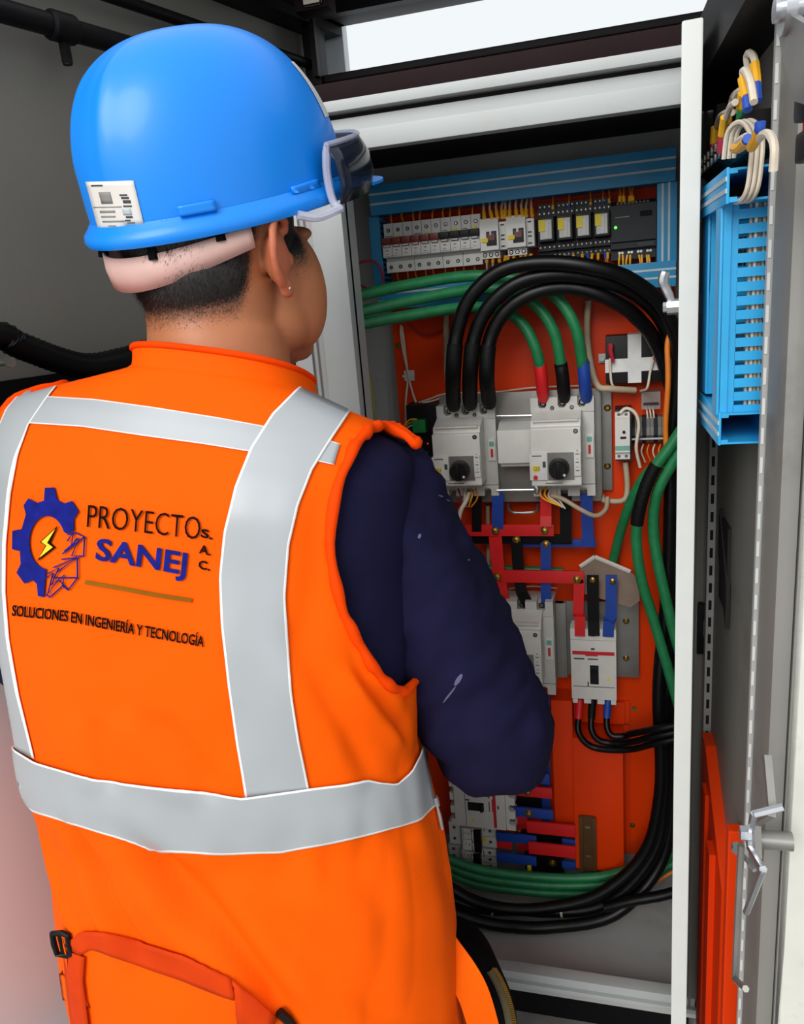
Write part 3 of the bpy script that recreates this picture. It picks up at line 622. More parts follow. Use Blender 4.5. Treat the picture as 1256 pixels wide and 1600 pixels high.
# small breaker with the red stripe
def stripe_breaker(x0, x1, z0, z1, label, Y=YP - .075, rot=0., Yb=YP):
    hw, H = (x1 - x0) / 2, (z1 - z0) / 2; e = thing('moulded_breaker', label, 'breaker', ((x0 + x1) / 2, Yb, (z0 + z1) / 2), None, (0, rot, 0)); y = Y - Yb
    mb = MB(); pts = [(-hw, H * .72), (hw, H * .72), (hw, H)]
    for c in (.62, 0, -.62): c *= hw; pts += [(c + hw * .15, H), (c + hw * .15, H * .86), (c + hw * .08, H * .81), (c - hw * .08, H * .81), (c - hw * .15, H * .86), (c - hw * .15, H)]
    pts += [(-hw, H)]; mb.xz(pts, y + .002, y + .03); mb.box(-hw, hw, y + .03, 0, H * .72, H * .92); mb.build('terminal_shroud', 'abs_white', e, smooth=False)
    mb = MB(); mb.box(-hw, hw, y, 0, -H * .86, H * .71, bev=.0014); mb.build('body', 'abs_white', e)
    mb = MB()
    for a, b in ((-.97, -.74), (-.46, -.14), (.14, .46), (.74, .97)): mb.box(hw * a, hw * b, y + .003, y + .03, -H, -H * .85, bev=.0008)
    mb.build('terminal_foot', 'abs_white', e)
    screws(e, [(-hw * .62, H * .90), (0, H * .90), (hw * .62, H * .90)], y + .012, .0045)
    mb = MB(); mb.box(-hw * .92, hw * .92, y - .0008, y + .001, H * .34, H * .43); mb.box(-hw * .35, hw * .2, y - .0009, y + .001, H * .31, H * .36); mb.build('red_stripe', 'print_red', e, smooth=False)
    mb = MB(); mb.box(-hw * .16, hw * .22, y - .0006, y + .001, -H * .44, H * .06); tg = mb.build('toggle_slot', 'hole', e, smooth=False)
    mb = MB(); mb.box(-hw * .12, hw * .18, y - .008, y, -H * .05, H * .04, bev=.001); mb.build('toggle', 'black_plastic', tg)
    mb = MB(); mb.box(-hw * .92, hw * .92, y - .0005, y + .001, -H * .52, -H * .505); mb.box(-hw * .86, -hw * .4, y - .0005, y + .001, H * .21, H * .245); mb.box(-hw * .25, hw * .2, y - .0005, y + .001, H * .21, H * .24); mb.box(-hw * .1, hw * .06, y - .0005, y + .001, H * .47, H * .52); mb.box(-hw * .28, -hw * .22, y - .0005, y + .001, -H * .5, -H * .38); mb.build('front_marking', 'print_dark', e, smooth=False)
    mb = MB(); mb.cyl((hw * .66, y + .001, -H * .3), (hw * .66, y - .0008, -H * .3), .003, 12); mb.build('id_dot', 'yellow_tag', e)
    return e
x0, x1, z0, z1 = rc(892, 963, 984, 1101, YP - .075)
stripe_breaker(x0, x1, z0, z1, 'small pale breaker with a red stripe on the zinc plate', Yb=YP - .0205)
# the same kind lying on its side low in the cabinet
Y = YP - .08; x0, x1, z0, z1 = rc(703, 804, 1226, 1294, Y); cx, cz = (x0 + x1) / 2, (z0 + z1) / 2; L_, S_ = (x1 - x0) / 2, (z1 - z0) / 2
stripe_breaker(cx - S_, cx + S_, cz - L_, cz + L_, 'pale breaker with a red stripe lying on its side below the elbow', Y, rot=math.pi / 2)
# sideways small breakers
for k, (a, b, lab) in enumerate(((1291, 1325, 'white two-pole breaker lying sideways directly under the sideways red-stripe breaker'), (1328, 1370, 'white four-pole breaker lying sideways at the bottom of the panel'))):
    x0, x1, z0, z1 = rc(701, 775, a, b, YP - .06); cx, cz = (x0 + x1) / 2, (z0 + z1) / 2
    hz = (z1 - z0) / 2
    mcb(cx - hz, cx + hz, cz, (2, 4)[k], 'black_plastic', lab, rot=math.pi / 2, h=x1 - x0, tag_yellow=True)

# module with green terminals beside the first knob breaker
x0, x1, z0, z1 = rc(638, 688, 632, 740, YP - .05)
e = thing('terminal_module', 'black control module with two green plug terminals beside the knob breaker', 'module', ((x0 + x1) / 2, YP, (z0 + z1) / 2)); hw, H = (x1 - x0) / 2, (z1 - z0) / 2
mb = MB(); mb.box(-hw, hw, -.05, 0, -H, H, bev=.002); mb.build('body', 'black_plastic', e)
for zc in (H * .42, -H * .52):
    mb = MB(); mb.box(-hw * .55, hw * .25, -.066, -.05, zc - H * .18, zc + H * .18, bev=.0008); g = mb.build('green_terminal', 'term_green', e)
    for k in range(2): mb = MB(); mb.cyl((-hw * .2, -.0658, zc - H * .08 + k * H * .16), (-hw * .2, -.0668, zc - H * .08 + k * H * .16), .0022, 8); mb.build('terminal_screw', 'screw', g)
mb = MB(); mb.cyl((hw * .2, -.049, -H * .12), (hw * .2, -.0515, -H * .12), .0014, 8); mb.build('indicator_lamp', 'led_red', e)

# black transformer box strapped by a white tape cross
x0, x1, z0, z1 = rc(946, 1036, 523, 598, YP - .05)
e = thing('black_box', 'black box strapped with a cross of white tape', 'box', ((x0 + x1) / 2, YP, (z0 + z1) / 2)); hw, H = (x1 - x0) / 2, (z1 - z0) / 2
mb = MB(); mb.box(-hw, hw, -.05, 0, -H, H, bev=.002); mb.build('box_body', 'black_plastic', e)
mb = MB(); mb.box(-hw * .22, hw * .25, -.0512, -.05, -H, H * 1.02); mb.box(-hw * .22, hw * .25, -.05, -.01, H, H * 1.02); mb.build('tape_strip', 'tape_white', e, smooth=False)
mb = MB(); mb.box(-hw * 1.02, hw * 1.0, -.0508, -.05, -H * .52, H * .04); mb.build('tape_strip', 'tape_white', e, smooth=False)
mb = MB(); mb.box(-hw * 1.28, -hw, -.006, 0, -H * .2, H * .2, bev=.001); mb.cyl((-hw * 1.15, -.012, 0), (-hw * 1.15, -.005, 0), .005, 8); mb.build('mounting_ear', 'abs_grey', e)
for s in (-1, 1):
    x = hw * (.78 if s > 0 else -.82); mb = MB(); mb.cyl((x, -.05, H * .62), (x, -.062, H * .62), .0035, 8); st = mb.build('terminal_stud', 'screw', e)
    mb = MB(); mb.tube([(x, -.058, H * .7), (x, -.06, H * .4), (x - s * .004, -.06, -H * .05)], [.005, .0045, .003], 10); mb.build('boot', 'wire_red' if s < 0 else 'print_red', st)
LEADS = []
a = at(953, 560, YP - .06); b = at(1022, 556, YP - .06)
for pts, lab in (([a, at(954, 580, YP - .056), at(960, 606, YP - .056), at(985, 612, YP - .03)], 'white lead from the pink boot of the taped black box'), ([b, at(1016, 580, YP - .056), at(1011, 606, YP - .056), at(1001, 611, YP - .03)], 'white lead from the red boot of the taped black box')):
    LEADS.append((pts, lab))

# slim relay module and grey terminal row
x0, x1, z0, z1 = rc(961, 984, 642, 722, YP - .065)
e = thing('relay_module', 'slim white relay module with a teal band', 'relay', ((x0 + x1) / 2, YP, (z0 + z1) / 2)); hw, H = (x1 - x0) / 2, (z1 - z0) / 2
mb = MB(); mb.box(-hw, hw * 1.25, -.055, 0, -H, H, bev=.001); mb.build('case', 'abs_dark', e)
mb = MB(); mb.yz([(-.05, H * .96), (-.058, H * .92), (-.058, H * .74), (-.065, H * .68), (-.065, -H * .62), (-.058, -H * .68), (-.058, -H * .92), (-.05, -H * .96)], -hw, hw); f = mb.build('front', 'abs_white', e)
mb = MB(); mb.box(-hw, hw, -.0656, -.065, -H * .54, -H * .36); mb.build('teal_band', 'print_teal', f, smooth=False)
mb = MB(); mb.cyl((hw * .2, -.065, H * .18), (hw * .2, -.067, H * .18), .0026, 12); mb.box(-hw * .3, hw * .5, -.066, -.065, -H * .08, -H * .0); mb.build('dial', 'hole', f)
screws(f, [(-hw * .5, H * .84), (hw * .5, H * .84), (-hw * .5, -H * .8), (hw * .5, -H * .8)], -.058, .0026)
x0, x1, z0, z1 = rc(986, 1040, 654, 694, YP - .045)
e = thing('terminal_row', 'grey terminal block row behind the white wires', 'terminal block', ((x0 + x1) / 2, YP, (z0 + z1) / 2)); hw, H = (x1 - x0) / 2, (z1 - z0) / 2
n = 9
for k in range(n):
    a = -hw + 2 * hw * k / n; mb = MB(); mb.yz([(0, H), (-.03, H), (-.045, H * .3), (-.045, -H * .3), (-.03, -H), (0, -H)], a, a + 2 * hw / n - .0006); mb.build('terminal', 'galv' if k % 3 else 'abs_dark', e, smooth=False)
mb = MB(); mb.box(-hw, hw, -.048, -.044, -H * .62, -H * .50); mb.build('marker_strip', 'duct_line', e, smooth=False)
x0, x1, z0, z1 = rc(1002, 1032, 612, 640, YP - .03)
e = thing('clear_socket', 'clear plastic socket above the grey terminal row', 'socket', ((x0 + x1) / 2, YP, (z0 + z1) / 2)); hw, H = (x1 - x0) / 2, (z1 - z0) / 2
mb = MB(); mb.box(-hw, hw, -.03, 0, -H, H, bev=.002); mb.build('socket_body', 'clear_plastic', e)
mb = MB(); mb.box(-hw * .8, hw * .8, -.034, -.03, -H * .4, -H * .2); mb.build('socket_slot', 'abs_dark', e, smooth=False)

# orange covers low on the panel, brown rail piece
def cover(rect, Y, label, d, lip=True):
    x0, x1, z0, z1 = rc(*rect, Y); e = thing('sheet_cover', label, 'cover', ((x0 + x1) / 2, YP, (z0 + z1) / 2)); hw, H = (x1 - x0) / 2, (z1 - z0) / 2; y = Y - YP
    mb = MB(); mb.box(-hw, hw, y, 0, -H, H, bev=.0012); mb.build('cover_sheet', 'orange_cover', e)
    if lip:
        mb = MB(); mb.box(hw - .001, hw + d, -.006, 0, -H, H, bev=.001); mb.build('cover_flange', 'orange_cover', e)
    return e
cover((864, 896, 1095, 1290), YP - .05, 'narrow tall orange sheet cover beside the blue busbar', 0, False)
cover((897, 974, 1156, 1360), YP - .065, 'broad orange sheet cover with a brown rail piece at its foot', .012)
cover((897, 976, 1096, 1130), YP - .012, 'low orange back cover under the red-stripe breaker', .01)
p = at(982, 1108, YP - .004)
x0, x1, z0, z1 = rc(905, 932, 1276, 1362, YP - .07)
e = thing('rail_piece', 'short brown perforated rail piece on the orange cover', 'rail', ((x0 + x1) / 2, YP - .065, (z0 + z1) / 2)); hw, H = (x1 - x0) / 2, (z1 - z0) / 2
mb = MB(); mb.box(-hw * .6, hw * .6, -.004, 0, -H, H); mb.box(-hw, -hw * .55, -.009, -.003, -H, H, bev=.0006); mb.box(hw * .55, hw, -.009, -.003, -H, H, bev=.0006); mb.build('rail_channel', 'din_brown', e)
for z in (H * .6, -H * .45): mb = MB(); mb.box(-hw * .3, hw * .3, -.0048, -.004, z - .002, z + .002); mb.build('rail_slot', 'screw', e, smooth=False)
# scrap of cardboard leaning behind the busbars
C_ = [at(*p) for p in ((905, 885, YP - .06), (928, 869, YP - .065), (985, 893, YP - .06), (998, 905, YP - .05), (999, 938, YP - .03), (985, 948, YP - .03), (905, 925, YP - .035))]
mb = MB(); c0 = sum(C_, Vector()) / 7; nv = Vector((0, -.93, .35)).normalized(); C2 = [c - nv * (c - c0).dot(nv) for c in C_]
mb.extr(C2, nv * -.004)
e = thing('cardboard_scrap', 'torn piece of brown cardboard with a pale edge tucked behind the busbars', 'cardboard', c0)
o = mb.build('board', 'cardboard', e, smooth=False); o.matrix_parent_inverse = Matrix.Translation(-c0)
mb = MB(); 
for i in (1, 2): mb.tube([C2[i] + nv * .001, C2[(i + 1)] + nv * .001] if i == 1 else [C2[0] + nv * .001, C2[1] + nv * .001], .0042, 6)
o = mb.build('torn_edge', 'card_edge', e); o.matrix_parent_inverse = Matrix.Translation(-c0)

# ================================================================== busbars
def bar(m, rect, Y, label, th=.005, bolts=(), extra=None, nm='busbar'):
    x0, x1, z0, z1 = rc(*rect, Y); c = Vector(((x0 + x1) / 2, Y, (z0 + z1) / 2)); e = thing(nm, label, 'busbar', c); hw, H = (x1 - x0) / 2, (z1 - z0) / 2
    mb = MB(); mb.box(-hw, hw, 0, th, -H, H, bev=.0008)
    if extra: extra(mb, hw, H)
    mb.build('bar', m, e)
    for (px, py) in bolts:
        p = at(px, py, Y) - c; mb = MB(); mb.cyl((p.x, 0, p.z), (p.x, -.0015, p.z), .0078, 14); mb.tube([(p.x, -.0015, p.z), (p.x, -.006, p.z), (p.x, -.0075, p.z)], [.0058, .0058, .003], 6); mb.build('bolt', 'brass', e)
    return e
Y1 = YP - .07
def link(m, pts, wd, label, th=.004, bolts=()):
    """flat bar following points in depth: strip of boxes"""
    P = [at(*p) for p in pts]; c = P[0]; e = thing('busbar', label, 'busbar', c); mb = MB()
    for i in range(len(P) - 1):
        a, b = P[i] - c, P[i + 1] - c; u = (b - a).normalized(); s = Vector((1, 0, 0)); s = (s - u * s.dot(u)).normalized() * wd / 2; n = u.cross(s).normalized() * th
        mb.extr([a - s - u * .001, a + s - u * .001, b + s + u * .001, b - s + u * .001], n)
    mb.build('bar', m, e, smooth=False)
    for (px, py, Y) in bolts:
        p = at(px, py, Y) - c; mb = MB(); mb.cyl(p, p - Vector((0, .0015, 0)), .0078, 14); mb.tube([p - Vector((0, .0015, 0)), p - Vector((0, .006, 0)), p - Vector((0, .0075, 0))], [.0058, .0058, .003], 6); mb.build('bolt', 'brass', e)
    return e
bar('bus_red', (722, 865, 820, 838), Y1, 'upper red horizontal busbar under the knob breakers', bolts=((774, 829), (851, 829)))
link('bus_red', [(774, 838, Y1 + .006), (779, 893, Y1 + .006), (784, 925, Y1 + .006), (790, 948, Y1 + .02)], .024, 'red upright busbar linking the upper and lower red busbars')
bar('bus_red', (771, 912, 892, 911), Y1, 'lower red horizontal busbar above the zinc plate', bolts=((777, 901), (901, 905)))
link('bus_red', [(905, 905, Y1 + .004), (903, 960, Y1 + .004), (906, 963, Y1 - .004), (906, 992, Y1 - .004)], .019, 'short red busbar dropping to the red-stripe breaker')
link('bus_red', [(853, 772, Y1), (853, 806, Y1), (853, 822, Y1 - .004)], .020, 'short red busbar dropping from the knob breaker with stop button')
link('bus_black', [(745, 770, Y1), (745, 830, Y1 + .004)], .018, 'short black busbar dropping from the first knob breaker')
bar('bus_black', (737, 893, 836, 850), Y1 + .016, 'black horizontal busbar behind the upper red busbar', bolts=((883, 838),))
link('bus_black', [(884, 772, Y1 + .012), (884, 846, Y1 + .012)], .021, 'black upright busbar dropping from the knob breaker with stop button')
link('bus_black', [(807, 846, Y1 + .01), (811, 905, Y1 + .010), (815, 925, Y1 + .008), (826, 945, Y1 + .01)], .021, 'long black upright busbar above the half hidden breaker', bolts=((807, 843, Y1 + .008),))
link('bus_black', [(926, 899, Y1 + .0), (927, 970, Y1 + .0), (928, 992, Y1 - .003)], .021, 'short black busbar dropping to the red-stripe breaker', bolts=((926, 905, Y1 - .002),))
link('bus_blue', [(778, 770, Y1), (778, 826, Y1 + .004)], .021, 'short blue busbar dropping from the first knob breaker')
bar('bus_blue', (806, 931, 843, 855), Y1 + .024, 'blue horizontal busbar behind the black busbar', bolts=((920, 848),))
link('bus_blue', [(916, 772, Y1 + .012), (919, 853, Y1 + .020)], .021, 'blue upright busbar dropping from the knob breaker with stop button')
link('bus_blue', [(853, 848, Y1 + .012), (853, 905, Y1 + .012), (853, 925, Y1 + .012), (854, 946, Y1 + .016)], .019, 'long blue upright busbar above the half hidden breaker', bolts=((853, 850, Y1 + .010),))
link('bus_blue', [(955, 899, Y1 + .004), (955, 965, Y1 + .004), (951, 970, Y1 - .002), (950, 993, Y1 - .002)], .020, 'short blue busbar dropping to the red-stripe breaker', bolts=((957, 907, Y1 + .002),))
bar('bus_black', (900, 962, 902, 915), Y1 + .03, 'short black bar behind the three bars of the red-stripe breaker')
link('bus_blue', [(851, 1084, Y1 + .02), (853, 1130, Y1 + .02), (853, 1190, Y1 + .03), (853, 1282, Y1 + .04)], .018, 'long blue upright busbar running down beside the orange cover', bolts=((853, 1195, Y1 + .026),))
# lower ladder of busbars
low = [('bus_blue', (806, 858, 1208, 1224), -.005), ('bus_red', (806, 862, 1230, 1246), -.01), ('bus_blue', (803, 864, 1264, 1278), -.01), ('bus_red', (823, 899, 1287, 1305), -.012), ('bus_blue', (775, 838, 1304, 1317), -.004), ('bus_red', (826, 899, 1320, 1338), -.012), ('bus_blue', (776, 838, 1336, 1350), -.008), ('bus_red', (776, 800, 1311, 1326), .004), ('bus_blue', (878, 899, 1312, 1322), .0), ('bus_blue', (878, 899, 1347, 1358), .0)]
names = ['blue busbar stub just below the elbow', 'red busbar stub with a bolt below the elbow', 'blue busbar with a bolt beside the sideways red-stripe breaker', 'upper of the two long red bars running to the orange cover', 'blue bar starting beside the sideways two-pole breaker', 'lower of the two long red bars running to the orange cover', 'blue bar at the bottom beside the sideways four-pole breaker', 'short red bar end beside the sideways four-pole breaker', 'short blue bar end between the two long red bars', 'short blue bar end at the foot of the orange cover']
lb = {1: ((824, 1237),), 2: ((826, 1270),)}
for k, (m, r, dy) in enumerate(low): bar(m, r, Y1 + .01 + dy, names[k], bolts=lb.get(k, ()))
bar('bus_black', (804, 846, 1246, 1264), Y1 + .025, 'black busbar between the red stub and the blue bar below the elbow', th=.012)
bar('bus_black', (815, 880, 1304, 1322), Y1 + .025, 'black busbar behind the upper long red bar', th=.012)
bar('bus_black', (820, 880, 1338, 1362), Y1 + .025, 'black busbar behind the lower long red bar', th=.012, bolts=((863, 1348),))
bar('bus_red', (807, 826, 1272, 1330), Y1 + .039, 'dark red upright bar joining the lower red bars', bolts=((810, 1300), (812, 1336)))
mb = MB(); a = at(827, 1358, Y1 + .002); mb.box(a.x - .004, a.x + .004, a.y, a.y + .012, a.z - .010, a.z + .010, bev=.001); mb.box(a.x - .010, a.x - .004, a.y + .002, a.y + .012, a.z - .004, a.z + .012, 1, bev=.0005)
tag(mb.build('yellow_marker', ['yellow_tag', 'black_plastic']), 'small yellow marker under the lowest blue bar', 'marker')

# ================================================================== cables
CABLES = []
def cable(pts, r, m, label, name='power_cable', cat='cable', group=None, sleeve=None, n=8, sides=12, ties=(), fix=(1, 1)):
    """lay out a cable; all are settled against each other in settle() and then built"""
    P = [p if isinstance(p, Vector) else at(*p) for p in pts]
    S = [at(*p) for p in sleeve[1]] if sleeve else []
    if S and (S[-1] - P[-1]).length < (S[-1] - P[0]).length and (S[0] - P[-1]).length < .05 and (S[-1] - P[-1]).length > .004:
        while (P[-1] - S[-1]).length < .03 or (P[-1] - S[0]).length < .004: P.pop()
        P = P + [q for q in S if (q - P[-1]).length > .006]          # the sleeve carries the end on
    Q = cr(P, 10)
    while len(Q) > 4 and Q[0].x > CX1 + .001: Q.pop(0)          # cables end in the side wall
    while len(Q) > 4 and Q[-1].x > CX1 + .001: Q.pop()
    ds = min(.009, max(.0035, r)); d = [0.]
    for u, v in zip(Q, Q[1:]): d.append(d[-1] + (v - u).length)
    k = max(4, int(d[-1] / ds)); t = np.linspace(0, d[-1], k + 1); A = np.array([tuple(q) for q in Q]); X = np.stack([np.interp(t, d, A[:, c]) for c in range(3)], 1)
    rr = np.full(len(X), r); rng = None
    if S:
        i0 = int(np.argmin(((X - np.array(S[0])) ** 2).sum(1))); i1 = int(np.argmin(((X - np.array(S[-1])) ** 2).sum(1))); i0, i1 = min(i0, i1), max(i0, i1)
        if i0 <= 2: i0 = 0
        if i1 >= len(X) - 3: i1 = len(X) - 1
        rr[i0:i1 + 1] = sleeve[2]; rng = (i0, i1)
    CABLES.append(dict(X=X, X0=X.copy(), r=rr, m=m, label=label, name=name, cat=cat, group=group, sleeve=sleeve, rng=rng, sides=sides, ties=ties, fix=fix, base=r))
def settle(iters=140):
    for c in CABLES:
        w_ = np.ones(len(c['X'])); 
        if c['fix'][0]: w_[:2] = 0
        if c['fix'][1]: w_[-2:] = 0
        c['w'] = w_
    for it in range(iters):
        bb = [(c['X'].min(0) - .013, c['X'].max(0) + .013) for c in CABLES]; worst = 0.
        for c in CABLES: c['D'] = np.zeros_like(c['X'])
        for i in range(len(CABLES)):
            for j in range(i + 1, len(CABLES)):
                if (bb[i][0] > bb[j][1]).any() or (bb[j][0] > bb[i][1]).any(): continue
                a_, b_ = CABLES[i], CABLES[j]; df = a_['X'][:, None] - b_['X'][None]; ds_ = np.sqrt((df ** 2).sum(2)); need = a_['r'][:, None] + b_['r'][None] + .0002
                I, J = np.where(ds_ < need)
                if not len(I): continue
                dd = ds_[I, J]; n_ = df[I, J]; sm_ = dd < 3e-4; n_[sm_] = (0, -1, 0); n_ /= np.maximum(np.sqrt((n_ ** 2).sum(1)), 1e-9)[:, None]
                push = (need[I, J] - dd); worst = max(worst, push.max()); fa = b_['base'] / (a_['base'] + b_['base'])
                for (o_, K, sg, f) in ((a_, I, 1, fa), (b_, J, -1, 1 - fa)):
                    mx = np.zeros(len(o_['X'])); np.maximum.at(mx, K, push); vec = np.zeros_like(o_['X']); np.add.at(vec, K, n_ * push[:, None] * sg)
                    ln = np.sqrt((vec ** 2).sum(1)); ok = ln > 1e-9; vec[ok] *= (mx[ok] / ln[ok])[:, None]; o_['D'] += vec * f
        for c in CABLES:
            d = (c['X'] + c['D'] * .9 * c['w'][:, None]) - c['X0']
            for _ in range(2 if it < iters - 25 else 1):
                e_ = d.copy(); e_[1:-1] = d[1:-1] * .6 + (d[:-2] + d[2:]) * .2; d = e_
            d *= c['w'][:, None]; X = c['X0'] + d; r_ = c['r']; inn = c['w'] > 0
            X[:, 2] = np.where(inn & (X[:, 1] > 1.15), np.maximum(X[:, 2], .2652 + r_), X[:, 2])
            lim = CX1 - r_; k = len(X); far_ = np.arange(k); edge = np.minimum(far_, k - 1 - far_) < 6
            X[:, 0] = np.where(inn & ~edge, np.minimum(X[:, 0], lim), X[:, 0]); X[:, 1] = np.where(inn, np.minimum(X[:, 1], YP - .0005 - r_), X[:, 1])
            c['X'] = X
        if worst < 2e-4: break
    print('settle', it, round(worst * 1000, 2))
def build_cables():
    for c in CABLES:
        Q = [Vector(p) for p in c['X']]; sl = c['sleeve']; r = c['base']; org = Q[-1].copy(); A = Q
        rr = [r * (1 - .02 * (i % 3 == 1)) for i in range(len(Q))]
        if sl:
            i0, i1 = c['rng']
            if i0 == 0: A = Q[max(0, i1 - 2):]
            elif i1 == len(Q) - 1: A = Q[:i0 + 3]
        if not sl and not c['ties']:
            mb = MB(); mb.tube(Q, rr, c['sides']); tag(mb.build(c['name'], c['m'], ang=1.2), c['label'], c['cat'], c['group']); continue
        e = thing(c['name'], c['label'], c['cat'], org, c['group']); mb = MB(); mb.tube([q - org for q in A], rr[:len(A)], c['sides']); mb.build('sheath', c['m'], e, ang=1.2)
        if sl:
            S = Q[i0:i1 + 1]; k = len(S); tp = [1.] * k
            for q_, f in ((0, .86), (1, .95)):
                if i1 == len(Q) - 1 and k > 4: tp[k - 1 - q_] = f
                if i0 == 0 and k > 4: tp[q_] = f
            mb = MB(); mb.tube([q - org for q in S], [sl[2] * f for f in tp], c['sides']); mb.build('heat_shrink_sleeve', sl[0], e, ang=1.2)
        for f in c['ties']:
            i = int(f * (len(Q) - 2)); u = (Q[i + 1] - Q[i]).normalized(); mb = MB(); mb.tube([Q[i] - org - u * .0022, Q[i] - org + u * .0022], r * 1.05, c['sides']); mb.build('cable_tie', 'wire_white', e)
yg = YP - .11
GR = .0094
cable([(500, 478, 1.21), (552, 464, 1.24), (640, 445, 1.30), (740, 431, yg), (825, 440, yg), (872, 468, yg), (900, 515, yg), (911, 578, yg + .02)], GR, 'cable_green', 'green cable ending in a blue sleeve at the knob breaker', sleeve=('shrink_blue', [(911, 565, yg + .018), (913, 590, yg + .02), (915, 612, yg + .03), (917, 624, yg + .04)], .0108))
cable([(500, 502, 1.22), (555, 489, 1.25), (650, 468, 1.30), (740, 452, yg), (795, 455, yg + .01), (838, 478, yg + .01), (866, 520, yg + .01), (877, 575, yg + .02)], GR, 'cable_green', 'green cable ending in a black sleeve at the knob breaker', sleeve=('shrink_black', [(876, 568, yg + .018), (879, 590, yg + .02), (881, 614, yg + .03), (882, 624, yg + .04)], .0112))
cable([(505, 522, 1.22), (558, 508, 1.25), (650, 491, 1.30), (735, 480, yg), (785, 486, yg + .01), (818, 508, yg + .01), (838, 548, yg + .01), (845, 580, yg + .02)], GR, 'cable_green', 'green cable ending in a red sleeve at the knob breaker', sleeve=('shrink_red', [(843, 566, yg + .018), (846, 590, yg + .02), (848, 614, yg + .03), (849, 624, yg + .04)], .0108))
yb = YP - .17
BR = .0118
cable([(709, 636, YP - .09), (708, 622, YP - .11), (708, 580, yb), (714, 520, yb), (735, 465, yb), (782, 424, yb), (845, 413, yb), (920, 420, yb), (985, 443, yb + .02), (1035, 495, yb + .05), (1056, 600, yb + .08), (1050, 900, yb + .09), (1032, 1080, yb + .07), (1036, 1230, yb + .07), (1010, 1330, yb + .06), (940, 1395, yb + .04), (860, 1418, yb + .03), (790, 1420, yb + .02), (725, 1400, yb), (660, 1352, yb)], BR, 'cable_black', 'thick black cable arching highest over the knob breakers and round the cabinet', sleeve=('shrink_black', [(709, 632, YP - .095), (708, 610, YP - .12), (708, 580, yb), (712, 535, yb)], .0132))
cable([(735, 634, YP - .09), (734, 620, YP - .11), (735, 580, yb + .01), (742, 525, yb + .01), (765, 478, yb + .01), (810, 442, yb + .01), (870, 430, yb + .012), (940, 440, yb + .02), (1000, 468, yb + .04), (1040, 525, yb + .07), (1060, 640, yb + .09), (1055, 900, yb + .10), (1042, 1100, yb + .09), (1040, 1240, yb + .08), (1020, 1335, yb + .07), (950, 1412, yb + .05), (860, 1436, yb + .04), (790, 1436, yb + .03), (725, 1416, yb + .01), (660, 1377, yb)], BR, 'cable_black', 'thick black cable in the middle of the arch over the knob breakers', sleeve=('shrink_black', [(735, 630, YP - .095), (734, 610, YP - .12), (735, 580, yb + .01), (740, 538, yb + .01)], .0132), ties=(.86, .93))
cable([(765, 632, YP - .09), (763, 618, YP - .11), (760, 585, yb + .015), (765, 530, yb + .02), (790, 485, yb + .02), (835, 455, yb + .02), (890, 445, yb + .025), (950, 458, yb + .03), (1005, 492, yb + .05), (1044, 550, yb + .08), (1062, 680, yb + .1), (1058, 900, yb + .11), (1048, 1100, yb + .10), (1046, 1250, yb + .09), (1030, 1350, yb + .08), (960, 1428, yb + .035), (860, 1451, yb + .0), (790, 1451, yb - .01), (725, 1433, yb - .02), (660, 1402, yb - .02)], BR, 'cable_black', 'thick black cable on the inner side of the arch over the knob breakers', sleeve=('shrink_black', [(766, 632, YP - .095), (763, 610, YP - .12), (760, 585, yb + .015), (763, 545, yb + .02)], .0132))
cable([(945, 1418, YP - .14), (985, 1408, YP - .14), (1030, 1400, YP - .14), (1060, 1392, YP - .14), (1112, 1378, YP - .14)], .010, 'cable_black', 'short black cable branching from the bundle low in the cabinet')
# green cables down the right side
cable([(1118, 652, yg), (1092, 672, yg), (1062, 694, yg), (1042, 712, yg), (1010, 742, yg), (988, 780, yg + .02), (972, 822, yg + .05), (959, 872, yg + .085), (950, 905, yg + .097)], .0090, 'cable_green', 'green cable bending in behind the cardboard scrap')
cable([(1118, 622, yg - .01), (1094, 652, yg - .01), (1066, 692, yg - .01), (1046, 725, yg - .01), (1026, 768, yg - .01), (1020, 815, yg), (1026, 870, yg), (1040, 935, yg), (1056, 1000, yg), (1085, 1090, yg), (1108, 1150, yg)], .0094, 'cable_green', 'green cable hanging closest to the white door leaf')
cable([(1118, 588, yg - .02), (1088, 640, yg - .02), (1054, 692, yg - .02), (1022, 735, yg - .02), (1002, 785, yg - .02), (994, 840, yg - .015), (1002, 905, yg - .01), (1020, 965, yg), (1040, 1035, yg), (1056, 1090, yg), (1085, 1180, yg), (1108, 1235, yg)], .0092, 'cable_green', 'green cable wrapped in black tape at its bend', sleeve=('shrink_black', [(1026, 726, yg - .02), (1010, 765, yg - .02), (1000, 795, yg - .02), (995, 822, yg - .017)], .0112))
# green cables along the bottom
for k, (dy, lab) in enumerate(((0, 'uppermost green cable sagging along the foot of the panel'), (12, 'middle green cable sagging along the foot of the panel'), (24, 'lowest green cable sagging along the foot of the panel'))):
    cable([(690, 1338 + dy * .9, YP - .10), (740, 1356 + dy, YP - .10), (800, 1366 + dy, YP - .095), (870, 1372 + dy, YP - .09), (935, 1371 + dy, YP - .086), (975, 1362 + dy, YP - .080), (1012, 1345 + dy * 1.1, YP - .045), (1050, 1318 + dy * 1.3, YP - .03), (1102, 1276 + dy * 1.7, YP - .03)], .0092, 'cable_green', lab)
cable([(738, 889, YP - .03), (780, 888, YP - .03), (830, 890, YP - .02), (880, 892, YP - .02)], .0068, 'cable_green', 'green cable passing behind the red and black upright busbars', sides=10)
